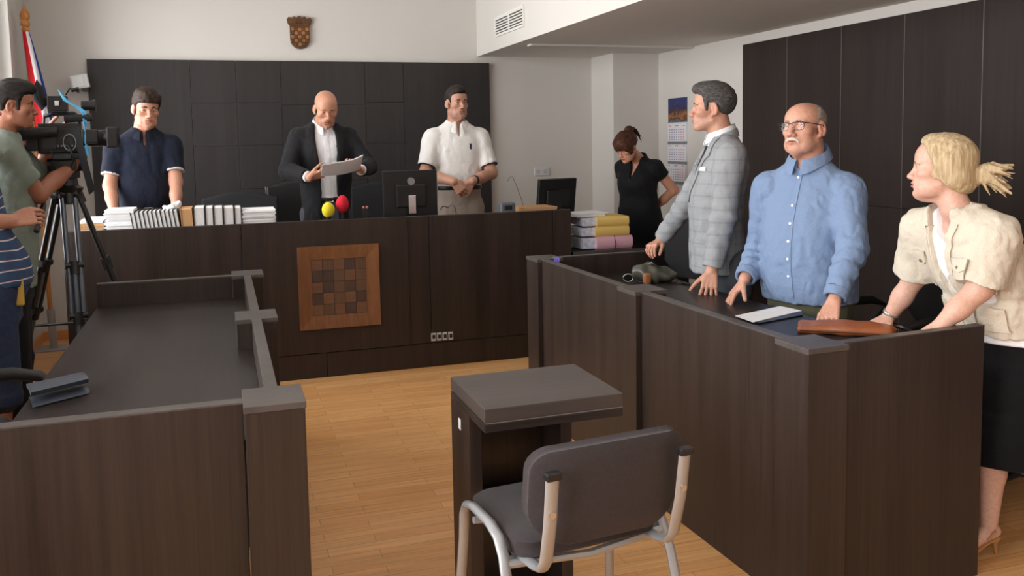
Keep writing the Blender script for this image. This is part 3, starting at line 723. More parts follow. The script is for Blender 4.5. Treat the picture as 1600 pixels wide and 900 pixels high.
def head_color(q, base, o):
    """skin colour at head-local points: redder nose, cheeks and ears, lips, shaved beard, worn where the person has it"""
    base = np.asarray(base); c = np.repeat(base[None], len(q), 0); x, y, z = np.abs(q[:, 0]), q[:, 1], q[:, 2]
    def blob(cx, cy, cz, r): return np.exp(-((x-cx)**2+(y-cy)**2+(z-cz)**2)/r**2)
    red = o.get('red', 1)*(.45*blob(0, .105, -.035, .018)+.08*blob(.042, .07, -.03, .026))+.30*blob(.08, -.01, -.01, .03)
    c = c*(1+red[:, None]*np.array([.02, -.22, -.22]))
    lip = smoothstep(.026, .020, x)*smoothstep(.0105, .007, np.abs(z+.0685+.35*np.maximum(0, x-.008)*0))*smoothstep(.078, .083, y)
    c = c*(1-lip[:, None])+lip[:, None]*c*np.array(o.get('lip', (.86, .62, .60)))
    ln = smoothstep(.0035, .0012, np.abs(z+.0680))*smoothstep(.026, .021, x)*(y > .078); c = c*(1-.55*ln[:, None])
    st = o.get('stubble', 0)
    if st:
        m = smoothstep(.085, .06, np.hypot(x*1.0, 0))*smoothstep(-.03, -.052, z)*smoothstep(-.02, .03, y)*smoothstep(-.125, -.1, z)*(1-lip)
        m = m*(1-.8*blob(.035, .07, -.045, .02)); c = c*(1-m[:, None]*st*np.array([.34, .30, .24]))
    bs = o.get('buzz', 0)
    if bs:
        m = smoothstep(.0, .03, z-.02-.6*np.maximum(y-.02, 0))*smoothstep(.075, .03, y); m = np.maximum(m, smoothstep(-.0, -.04, y)*smoothstep(-.07, -.04, z))
        c = c*(1-m[:, None]*bs*np.array([.30, .26, .2]))
    lash = np.exp(-((x-.032)/.013)**2)*smoothstep(.0005, .0025, z)*smoothstep(.0075, .0045, z)*(y > .08); c = c*(1-.45*lash[:, None])
    for s in (1,):
        lid = np.exp(-((x-.032)**2/.016**2+(z-.001)**2/.011**2))*(y > .07); c = c*(1-.07*lid[:, None]*np.array([.8, 1, 1]))
    return np.clip(c, 0, 1)
def eyes(t, F, o, org):
    gx, gz = o.get('gaze', (0, 0)); iris = V3(o.get('iris', (.10, .06, .04)))
    for s in (-1, 1):
        if (o.get('eye', (1, 1))[0 if s > 0 else 1]) <= .05: continue
        bm = bmesh.new(); bmesh.ops.create_uvsphere(bm, u_segments=28, v_segments=20, radius=.0124)
        me = bpy.data.meshes.new('eye'); bm.to_mesh(me); bm.free(); n = len(me.vertices); a = np.empty(n*3); me.vertices.foreach_get('co', a); a = a.reshape(-1, 3)
        g = unit([gx, 1, gz]); an = np.degrees(np.arccos(np.clip(a @ g/.0124, -1, 1)))
        c = np.where(an[:, None] < 13, [[.008, .006, .006]], np.where(an[:, None] < 27, iris[None], [[.34, .31, .29]]))  # eye white darkened in its colour for the shade around the eye
        at_ = me.color_attributes.new('Col', 'FLOAT_COLOR', 'POINT'); at_.data.foreach_set('color', np.concatenate([c, np.ones((n, 1))], 1).astype(np.float32).ravel())
        w = np.array([F.p(*(V3(s*.032, .0742, -.001)+v)) for v in a])-org; me.vertices.foreach_set('co', w.astype(np.float32).ravel())
        link_mesh('eye', me, EYEM, t, True)
def eye_mat():
    m, nt, b = new_mat('eyeball'); v = N(nt, 'ShaderNodeVertexColor', layer_name='Col'); L(nt, v, 'Color', b, 'Base Color'); b.inputs['Roughness'].default_value = .15; return m
EYEM = eye_mat()
def brows(t, F, mat, org, th=1., arch=1., name='eyebrow'):
    for s in (-1, 1):
        fd = Field(F.p(s*.032, .088, .018)-.032, F.p(s*.032, .088, .018)+.032, .0017)
        P = [(s*.011, .0905, .0175), (s*.021, .0910, .0187+.001*arch), (s*.032, .0870, .0188+.002*arch), (s*.042, .0802, .0165+.001*arch), (s*.049, .0728, .0125)]
        r = [v*th for v in (.0034, .0042, .0040, .0032, .0022)]
        for a, b, ra, rb in zip(P, P[1:], r, r[1:]): fd.add(hr(F, a, b, ra, rb), .002)
        fd.push(lambda Q: .0007*vnoise(Q, 420, 4)); Pm, Qm = fd.mesh(); to_object(name, Pm, Qm, mat, t, org, None, 0)
FINGERS = ((.031, .070), (.0105, .079), (-.0105, .073), (-.030, .057))     # index..little: offset across the palm, length
def hand(fd, W, D, Nn, side, sc=1., curl=(.35,)*4, spread=.1, thumb=(.5, .3), bend=None, fan=0.):
    """W wrist, D towards the knuckles, Nn out of the palm; side +1 right hand, -1 left. curl per finger (radians per joint)"""
    D = unit(D); Nn = unit(V3(Nn)-D*(V3(Nn)@D)); T = np.cross(D, Nn)*side
    K = [W+D*.088*sc+T*a*sc for a, l in FINGERS]
    for i in range(4):
        fd.add(rc(W+T*FINGERS[i][0]*.55*sc+D*.004*sc, K[i]-Nn*.002, .0150*sc, .0120*sc, Nn, .92), .008)
    fd.add(rc(W+D*.012*sc+T*.012*sc, W+D*.050*sc+T*.034*sc+Nn*.006*sc, .016*sc, .015*sc), .012)     # ball of the thumb
    bm = bend or (1., 1.1, .7)
    for i, (a, l) in enumerate(FINGERS):
        d = unit(D+T*(a/.03)*(spread+fan)); p = K[i]; r = (.0093, .0090, .0086, .0076)[i]*sc; ang = 0
        for j, q in enumerate((.46, .31, .25)):
            ang += curl[i]*bm[j]; dd = d*math.cos(ang)+Nn*math.sin(ang); e = p+dd*l*q*sc
            fd.add(rc(p, e, r, r*.90), .004); p = e; r *= .92
    p = W+D*.030*sc+T*.034*sc+Nn*.004*sc; d = unit(D*.72+T*(.75+.0)*thumb[0]*1.6+Nn*.25)
    for j, (l, r) in enumerate(((.040, .0125), (.032, .0108), (.026, .0095))):
        if j: d = unit(d+(-T*.55+Nn*.5)*thumb[1])
        e = p+d*l*sc; fd.add(rc(p, e, r*sc, r*.9*sc), .005); p = e
class Body:
    def __init__(s, label, foot, group=None):
        s.org = np.array([foot[0], foot[1], foot[2] if len(foot) > 2 else 0.]); s.t = thing('person', label, 'person', s.org, 0, group)
        s.prims = []; s.fine = []; s.cuts = []
    def head(s, F, o, step=.003):
        s.F, s.o = F, o; h = .135*F.sc; s.fine.append((F.o-[h, h, h*1.02], F.o+[h, h, h], step))
    def neck(s, nb, r=(.056, .062)):
        s.nb = V3(nb); s.prims.append((rc(s.F.p(0, -.024, -.06), s.nb, r[0]*s.F.sc, r[1]), .022)); s.neckr = r
    def arm(s, S, E, W, r=(.050, .042, .040, .027), k=.02):
        s.prims += [(rc(S, E, r[0], r[1]), k), (rc(E, V3(E)*.45+V3(W)*.55, r[2], r[2]*.9), k), (rc(V3(E)*.5+V3(W)*.5, W, r[2]*.92, r[3]), k)]
    def hand(s, W, D, Nn, side, step=.0034, **k):
        c = V3(W)+unit(D)*.085; s.fine.append((c-.105, c+.105, step)); s.prims.append(('hand', (V3(W), D, Nn, side), k))
    def leg(s, H, K, A, r=(.085, .06, .042)): s.prims += [(rc(H, K, r[0], r[1]), .03), (rc(K, A, r[1]*.95, r[2]), .02)]
    def torso(s, st, fwd, g=-.012): s.prims.append((loft(st, fwd, g), .03))
    def build(s, skin, step=.014):
        lo = np.full(3, 1e9); hi = -lo
        for p in s.prims:
            if p[0] == 'hand': c = p[1][0]; lo = np.minimum(lo, c-.22); hi = np.maximum(hi, c+.22)
            else: lo = np.minimum(lo, p[0][0]); hi = np.maximum(hi, p[0][1])
        lo = np.minimum(lo, s.F.o-.15)-.03; hi = np.maximum(hi, s.F.o+.15)+.03
        fd = Field(lo, hi, step, s.fine)
        head_field(fd, s.F, s.o)
        for p in s.prims:
            if p[0] == 'hand': hand(fd, *p[1], **p[2])
            else: fd.add(*p)
        P, Q = fd.mesh(); q = s.F.loc(P); m = (np.abs(q) < [.12, .16, .15]).all(1)
        col = np.repeat(np.asarray(skin)[None], len(P), 0); col = col*(1+.05*vnoise(P, 9, 3)[:, None]*np.array([.4, 1, 1]))
        col[m] = head_color(q[m], skin, s.o)
        s.body = to_object('body', P, Q, SKIN, s.t, s.org, col, 2); eyes(s.t, s.F, s.o, s.org); return s
    def cloth(s, name, mat, build, lo, hi, step=.008, fold=None, parent=None, fine=(), smooth=2):
        fd = Field(lo, hi, step, fine); build(fd)
        if fold: fd.push(fold)
        P, Q = fd.mesh(); o = to_object(name, P, Q, mat, parent or s.t, s.org, None, smooth); return o
    def hair(s, mat, poly, t=.012, edge=.02, build=None, step=.0035, amp=.0025, comb=(60, 25, 60), name='hair', xs=0., back=None, noise_seed=1):
        """hair grown out of the scalp inside a side-view (y, z) outline"""
        F = s.F; h = .19*F.sc; fd = Field(F.o-h, F.o+h, step*F.sc)
        head_base(fd, F, s.o)
        if build: build(fd, F)
        def fn(P):
            q = F.loc(P); d = poly2(poly, q[:, 1]-xs*np.abs(q[:, 0]), q[:, 2]); k = np.clip(-d/edge, 0, 1)
            return (-(t*k**.7-.0035)+np.where(d > 0, .02, 0)-amp*k*vnoise(q, comb, noise_seed))*F.sc
        fd.push(fn, .05); P, Q = fd.mesh(); return to_object(name, P, Q, mat, s.t, s.org, None, 1)
def folds(amp=.004, sc=(14, 14, 9), seed=1, extra=None):
    def fn(P):
        a = vnoise(P, sc, seed); b = vnoise(P+.03*np.stack([a, a, a], 1), np.array(sc)*2.1, seed+5)
        v = amp*(.65*a+.55*(1-2*np.abs(b)))
        return v+(extra(P) if extra else 0)
    return fn
def sleeve(fd, S, E, W, r, g=.010, to=1., k=.035, cuff=None):
    """fabric tube along the arm; to<1: short sleeve ending part-way down the upper arm"""
    S, E, W = V3(S), V3(E), V3(W)
    if to <= 1:
        e = S+(E-S)*to; fd.add(rc(S, e, r[0]+g, (r[0]+(r[1]-r[0])*to)+g*1.3, ends=True), k); fd.add(rc(S, S+(e-S)*.2, r[0]+g, r[0]+g), k)
        fd.cut(rc(S+(e-S)*.72, e+(e-S)*.1, r[1]+.003, r[1]+.004), .003)
    else:
        e = E+(W-E)*(to-1); fd.add(rc(S, E, r[0]+g, r[1]+g), k); fd.add(rc(E, e, r[1]+g, r[3]+g*1.1, ends=True), .02)
        fd.cut(rc(e-(e-E)*.12, e+(e-E)*.1, r[3]+.004, r[3]+.005), .003)
# ================================================================ clothing details laid on the finished garments
from mathutils.bvhtree import BVHTree
class Surf:
    """a garment seen from the front: u across (person's right +), z height"""
    def __init__(s, o, c, fwd, org):
        me = o.data; n = len(me.vertices); a = np.empty(n*3); me.vertices.foreach_get('co', a); a = a.reshape(-1, 3)+org
        s.b = BVHTree.FromPolygons([tuple(v) for v in a], [tuple(p.vertices) for p in me.polygons])
        s.c = V3(c); s.f = unit([fwd[0], fwd[1], 0]); s.r = np.cross(s.f, [0, 0, 1.]); s.org = np.asarray(org)
    def pt(s, u, z, off=.004):
        o = s.c+s.r*u+s.f*.8; o[2] = z; h = s.b.ray_cast(Vector(o), Vector(-s.f))
        if h[0] is None: h = s.b.find_nearest(Vector(s.c+s.r*u+s.f*.12+[0, 0, z-s.c[2]]))
        nn = np.array(h[1]); nn = nn if nn @ s.f > 0 else -nn
        return np.array(h[0])+unit(nn+s.f*.6)*off-s.org
    def patch(s, name, mat, parent, rows, off=.005, th=.004, nu=10, nv=24, smooth=True):
        """rows: (z, u left edge, u right edge) from top to bottom"""
        R_ = np.array(rows, float); k = np.linspace(0, 1, len(R_))
        def fn(a, b):
            z, u0, u1 = (np.interp(b, k, R_[:, i]) for i in range(3)); return s.pt(u0+(u1-u0)*a, z, off)
        return MB().grid(fn, nu, nv, th).build(name, mat, parent, smooth)
    def button(s, name, mat, parent, u, z, r=.0055, off=.006):
        p = s.pt(u, z, off); q = s.pt(u, z, off-.008); return MB().cyl(q, p, r, n=14).build(name, mat, parent, True)
def collar(t, mat, org, c, fwd, up, r=.068, h=.032, leaf=.045, gap=R(20), tip=.03, tilt=.25, flare=.02, name='collar', th=.003, n=40):
    """shirt collar: a stand around the neck that folds over into two points in front"""
    f = unit([fwd[0], fwd[1], 0]); rt = np.cross(f, [0, 0, 1.]); c = V3(c)
    def fn(a, b):
        an = gap+(2*PI-2*gap)*a; fr = max(0, math.cos(an)); e = fr**3
        rad = rt*math.sin(an)+f*math.cos(an)*1.08
        if b < .4: k = b/.4; rr = r; z = h*k
        else: k = (b-.4)/.6; rr = r+.004+(flare+.012*e)*k; z = h-(leaf+tip*e)*k+.004*math.sin(k*PI)
        z += -tilt*r*math.cos(an)*1.6
        return c+rad*rr+np.array([0, 0, z])-org
    return MB().grid(fn, n, 10, th).build(name, mat, t, True)
def front(c, fwd, poly, vmin=0.):
    """cutting prism through the front of a garment; polygon in (u, z)"""
    c = V3(c); f = unit([fwd[0], fwd[1], 0]); r = np.cross(f, [0, 0, 1.])
    def fn(X, Y, Z):
        u = (X-c[0])*r[0]+(Y-c[1])*r[1]; v = (X-c[0])*f[0]+(Y-c[1])*f[1]
        return np.maximum(poly2(poly, u+Z*0, Z+u*0), vmin-v)
    P = np.asarray(poly, float); lo = c-.6; hi = c+.6; lo[2] = P[:, 1].min(); hi[2] = P[:, 1].max(); return lo, hi, fn
def ik(S, W, la, lf, hint):
    S, W, h = V3(S), V3(W), V3(hint); d = W-S; D = np.linalg.norm(d); D2 = min(D, (la+lf)*.999); d = d/D
    x = (la*la-lf*lf+D2*D2)/(2*D2); y = math.sqrt(max(0, la*la-x*x)); h = h-d*(h@d); return S+d*x*(D/D2)+unit(h)*y
def shoe(t, org, A, fwd, mat, L_=.27, name='shoe'):
    """plain laced shoe under an ankle"""
    f = unit([fwd[0], fwd[1], 0]); A = V3(A); c = np.array([A[0], A[1], org[2]])
    fd = Field(c-.3, c+np.array([.3, .3, .16]), .009)
    fd.add(rc(c+f*(-.045)+[0, 0, .045], c+f*.05+[0, 0, .048], .042, .042), .01); fd.add(rc(c+f*.05+[0, 0, .040], c+f*(L_-.11)+[0, 0, .033], .045, .034), .02); fd.add(rc(c+[0, 0, .06], c+[0, 0, .10], .042, .045), .02)
    fd.keep(lambda X, Y, Z: org[2]+.002-Z+0*X+0*Y); fd.keep(lambda X, Y, Z: Z-org[2]-.105+0*X+0*Y)
    P, Q = fd.mesh(); return to_object(name, P, Q, mat, t, org, None, 1)
def trousers(B, mat, st, fwd, Hs, Ks, As, r=(.105, .075, .06), step=.012, name='trousers', bottom=.06):
    lo = np.min([np.min(Hs+Ks+As, 0), np.min([(s_[1]-.3, s_[2]-.3, s_[0]) for s_ in st], 0)], 0)-.16; hi = np.max([np.max(Hs+Ks+As, 0), np.max([(s_[1]+.1, s_[2]+.1, s_[0]) for s_ in st], 0)], 0)+.16
    def bl(fd):
        fd.add(loft(st, fwd), .02)
        for H, K, A in zip(Hs, Ks, As): fd.add(rc(H, K, r[0], r[1]), .03); fd.add(rc(K, A, r[1], r[2], ends=True), .02)
    return B.cloth(name, mat, bl, lo, hi, step, folds(.005, (8, 8, 7), 4))
def tuft(fd, F, pts, r0, r1, k=.004):
    P = [F.p(*p) for p in pts]; n = len(P)-1
    for i in range(n):
        a, b = r0+(r1-r0)*i/n, r0+(r1-r0)*(i+1)/n; fd.add(rc(P[i], P[i+1], a*F.sc, b*F.sc), k)
SHOE = plain('black_shoe_leather', srgb(28, 26, 26), .35)
def shift(st, dw=0., df=0., db=None, z0=None, z1=None):
    """a slimmer or fuller copy of torso stations, optionally trimmed in height"""
    S = sorted(st); A = np.array(S, float)
    zz = np.unique(np.concatenate([A[:, 0], [z for z in (z0, z1) if z is not None]])); zz = [z for z in zz if (z0 is None or z >= z0-1e-9) and (z1 is None or z <= z1+1e-9)]
    return [(z, *(np.interp(z, A[:, 0], A[:, i]) for i in (1, 2)), np.interp(z, A[:, 0], A[:, 3])+dw, np.interp(z, A[:, 0], A[:, 4])+df, np.interp(z, A[:, 0], A[:, 5])+(df if db is None else db)) for z in zz]
def rows2st(nb, f, rows):
    """torso stations given as (z, forward shift, half width, front depth, back depth) from the base of the neck"""
    f = unit([f[0], f[1], 0]); return [(z, nb[0]+f[0]*a, nb[1]+f[1]*a, w, df, db) for z, a, w, df, db in rows]
def yoke(fd, nb, SR, SL, r0=.06, r1=.062, dz=.0, k=.05):
    """the slope from neck to shoulders"""
    for S in (SR, SL): fd.add(rc(V3(nb)+[0, 0, dz-.012], V3(S), r0, r1), k)
DZ = .165
def legs(B, nb, f, r, back, hipz, r_=(.09, .062, .042), g=0):
    h = nb-f*back; h[2] = hipz; Hs = [h+r*s*.095 for s in (1, -1)]; Ks = [V3(a[0], a[1], B.org[2]+.47)+f*.02+r*s*.015 for a, s in zip(Hs, (1, -1))]; As = [V3(k[0], k[1], B.org[2]+.09)-f*.02+r*s*.015 for k, s in zip(Ks, (1, -1))]
    for H, K, A in zip(Hs, Ks, As): B.leg(H, K, A, r_)
    return Hs, Ks, As
def box_of(*pts, m=.14, z0=None, z1=None):
    lo = np.min(pts, 0)-m; hi = np.max(pts, 0)+m
    if z0 is not None: lo[2] = z0
    if z1 is not None: hi[2] = z1
    return lo, hi
def belt(B, parent, st, f, z, mat, buckle=None, h=.034, g=.006):
    S = shift(st, g, g, z0=z-h/2, z1=z+h/2); fd = Field(*box_of(*[V3(q[1], q[2], q[0]) for q in S], m=.30, z0=z-.05, z1=z+.05), .008); fd.add(loft(S, f), .003)
    P, Q = fd.mesh(); b_ = to_object('belt', P, Q, mat, B.t, B.org, None, 1)
    if buckle:
        q = np.mean([V3(a[1], a[2], a[0]) for a in S], 0); df = S[0][4]; c = q+f*(df+.008); r = np.cross(f, [0, 0, 1.]); m = MB()
        P4 = [c+r*x+[0, 0, zz] for x, zz in ((-.026, -.016), (.026, -.016), (.026, .016), (-.026, .016))]
        m.tube([p-B.org for p in P4], .0032, 6, True); m.build('buckle', buckle, b_)
    return b_
SILVER = plain('buckle_silver', srgb(190, 190, 186), .25, .9)
BELT = plain('black_belt', srgb(24, 22, 22), .4)
# ================================================================ older man in the light blue shirt
def clear_mat():
    m, nt, b = new_mat('spectacle_glass'); out = nt.nodes['Material Output']; t = N(nt, 'ShaderNodeBsdfTransparent'); g = N(nt, 'ShaderNodeBsdfGlossy', i_Roughness=.05); mx = N(nt, 'ShaderNodeMixShader', i_0=.02); L(nt, t, 0, mx, 1); L(nt, g, 0, mx, 2); L(nt, mx, 0, out, 'Surface'); return m
CLEAR = clear_mat()
def make_blue():
    f = unit([-.90, -.44, 0]); r = np.cross(f, [0, 0, 1.]); up = np.array([0, 0, 1.])
    B = Body('grey-haired man with moustache and glasses in light blue shirt, leaning on the right desk', (2.69, 3.5))
    F = Frame(at(1257, 200, Y=3.48), unit([-.94, -.36, 0]), R(6), R(-2), 1.07)
    o = dict(w=1.0, jaw=1.03, fat=.5, nose=1.1, top=.9, eye=(.30, .30), gaze=(-.1, -.05), iris=(.07, .09, .11), ear=1.1, stubble=.12, lip=(.9, .7, .68))
    B.head(F, o, .0026)
    nb = F.p(0, -.045, -.150); B.neck(nb, (.066, .072))
    SR = nb+r*.192+f*.035+[0, 0, -.118]; SL = nb-r*.192+[0, 0, -.118]
    WR = at(1163, 437, Y=3.60); WL = at(1303, 470, Y=3.10)
    ER = ik(SR, WR, .30, .265, -f+r*.3); EL = ik(SL, WL, .30, .265, -f*.6-r*.8)
    B.arm(SR, ER, WR); B.arm(SL, EL, WL)
    tR = at(1138, 470, Z=.80); tL = at(1296, 501, Z=.80)
    B.hand(WR, (tR-WR), unit(-up+f*.25), 1, curl=(.12, .10, .12, .1), spread=.28, thumb=(.75, .25))
    B.hand(WL, (tL-WL)+[0, 0, .00], unit(-up*.3-f), -1, curl=(.12, .10, .12, .14), spread=.14, thumb=(.4, .3))
    z = nb[2]
    st = rows2st(nb, f, [(.80, -.03, .226, .180, .150), (.95, -.02, .222, .205, .150), (1.05, -.015, .218, .208, .150), (1.18, -.01, .212, .180, .148), (z-.15, -.005, .205, .140, .138), (z-.08, 0, .168, .105, .12), (z, 0, .095, .078, .088), (z+.03, 0, .072, .066, .072)])
    B.torso(shift(st, -.01, -.012, z1=z), f)
    hips = nb-f*.03; hips[2] = .90; Hs = [hips+r*s*.10 for s in (1, -1)]; Ks = [V3(h[0]-.01, h[1], .50) for h in Hs]; As = [V3(k[0]+.03, k[1], .09) for k in Ks]
    for H, K, A in zip(Hs, Ks, As): B.leg(H, K, A)
    B.build(srgb(204, 152, 130))
    BLUE = cloth('light_blue_cotton', srgb(122, 142, 174), .8, .3, 700, .10, .6)
    ra = (.060, .054, .050, .037)
    def sh(fd):
        fd.add(loft(st, f), .02); yoke(fd, nb, SR, SL, .052, .052, dz=.0)
        for S, E, W in ((SR, ER, WR), (SL, EL, WL)):
            fd.add(rc(S, S+(E-S)*.3, .060, .064), .05); sleeve(fd, S, E, W, ra, .014, 1.93, .03)
        fd.cut(rc(nb+[0, 0, .015], F.p(0, -.02, -.06), .084, .078), .006)
    def ex(P):   # gathered cloth at elbows, waist and cuffs
        v = 0
        for S, E, W in ((SR, ER, WR), (SL, EL, WL)):
            d = np.linalg.norm(P-(E*.7+W*.3), axis=1); ax = unit(W-E); q = (P-E) @ ax; v = v+.006*np.exp(-(d/.13)**2)*np.sin(q*95+3*vnoise(P, 9, 8))
        return v
    lo = np.min([SR, SL, ER, EL, WR, WL], 0)-.14; hi = np.max([SR, SL, ER, EL, WR, WL], 0)+.14; lo[2] = .76; hi[2] = 1.5
    lo[:2] = np.minimum(lo[:2], nb[:2]-.29); hi[:2] = np.maximum(hi[:2], nb[:2]+.29)
    s = B.cloth('shirt', BLUE, sh, lo, hi, .0065, folds(.0065, (15, 15, 8), 2, ex))
    cc = nb+[0, 0, .012]; collar(s, BLUE, B.org, cc+f*.004, f, up, .080, .047, .048, R(9), .024, .30, .022)
    S_ = Surf(s, nb*[1, 1, 0], f, B.org)
    S_.patch('placket', BLUE, s, [(z-.048, -.016, .016), (1.1, -.016, .016), (.83, -.016, .016)], .0035, .003, 4, 30)
    WB = plain('pearl_button', srgb(232, 232, 236), .25)
    for z in (z-.062, 1.255, 1.175, 1.095, 1.015, .935): S_.button('button', WB, s, 0, z, .0062, .0065)
    for S, E, W in ((SR, ER, WR), (SL, EL, WL)):   # cuffs
        a = E+(W-E)*.80; b_ = E+(W-E)*.955; fd = Field(np.minimum(a, b_)-.09, np.maximum(a, b_)+.09, .005); fd.add(rc(a, b_, .055, .050, ends=True), .004); fd.cut(rc(b_-(b_-a)*.3, b_+(b_-a)*.3, .036, .036), .003)
        P, Q = fd.mesh(); to_object('cuff', P, Q, BLUE, s, B.org)
    trousers(B, cloth('olive_trousers', srgb(92, 92, 74)), rows2st(nb, f, [(.72, -.03, .20, .14, .14), (.88, -.03, .20, .15, .135), (.96, -.03, .20, .15, .13)]), f, Hs, Ks, As)
    for A in As: shoe(B.t, B.org, A, f, SHOE)
    HG = hair_mat('grey_hair_short', srgb(120, 110, 104), srgb(176, 170, 166), (60, 160, 160))
    B.hair(HG, [(.030, -.025), (.036, .02), (.030, .055), (.010, .088), (-.03, .115), (-.1, .125), (-.15, .06), (-.13, -.05), (-.06, -.080), (-.035, -.05), (-.030, .0), (-.018, .028), (.012, .026), (.018, -.02)], .007, .016, amp=.0012, xs=-.12)
    brows(B.t, F, hair_mat('grey_brow', srgb(130, 112, 100), srgb(168, 150, 138)), B.org, 1.2)
    fd = Field(F.p(0, .09, -.06)-.06, F.p(0, .09, -.06)+.06, .0018)
    for s_ in (1, -1):
        for k in range(8):
            x = s_*(.0015+.0036*k); fd.add(hr(F, (x, .1015-.011*(k/7)**1.7, -.0535-.0012*k*k/7), (x*1.2+s_*.001, .1000-.014*(k/7)**1.7, -.0620-.0016*k*k/7), .0030, .0016), .0025)
    P, Q = fd.mesh(); to_object('moustache', P, Q, hair_mat('white_moustache', srgb(186, 172, 160), srgb(224, 214, 204), (300, 300, 80)), B.t, B.org)
    # glasses
    g = MB(); BLK = plain('spectacle_frame', srgb(40, 30, 28), .3)
    for s_ in (1, -1):
        P = []
        for k in range(24):
            a = 2*PI*k/24; cx, cz = math.cos(a), math.sin(a); e = .5
            P.append(F.p(s_*.034+.0255*math.copysign(abs(cx)**e, cx), .1075-.010*((.034+s_*0+.0255*math.copysign(abs(cx)**e, cx)*s_)/.06)**2, -.004+.0165*math.copysign(abs(cz)**e, cz))-B.org)
        g.tube(P, .0011, 6, True)
        g.tube([F.p(s_*.010, .1085, .0115)-B.org, F.p(s_*.034, .106, .0135)-B.org, F.p(s_*.060, .0985, .0115)-B.org], .0018, 6)
        g.tube([F.p(s_*.060, .0985, .010)-B.org, F.p(s_*.072, .088, .010)-B.org, F.p(s_*.083, .03, .008)-B.org, F.p(s_*.0845, -.008, .008)-B.org, F.p(s_*.082, -.028, -.012)-B.org], .0021, 6)
    g.tube([F.p(-.010, .1085, .006)-B.org, F.p(0, .111, .008)-B.org, F.p(.010, .1085, .006)-B.org], .0014, 6)
    gl = g.build('spectacles', BLK, B.t, True)
    for s_ in (1, -1):
        def lf(a, b_, s_=s_):
            x = s_*.034+(a-.5)*.049; return F.p(x, .1075-.010*(x/.06)**2, -.004+(b_-.5)*.031)-B.org
        MB().grid(lf, 6, 4).build('spectacle_lens', CLEAR, gl, True)
    return B
make_blue()
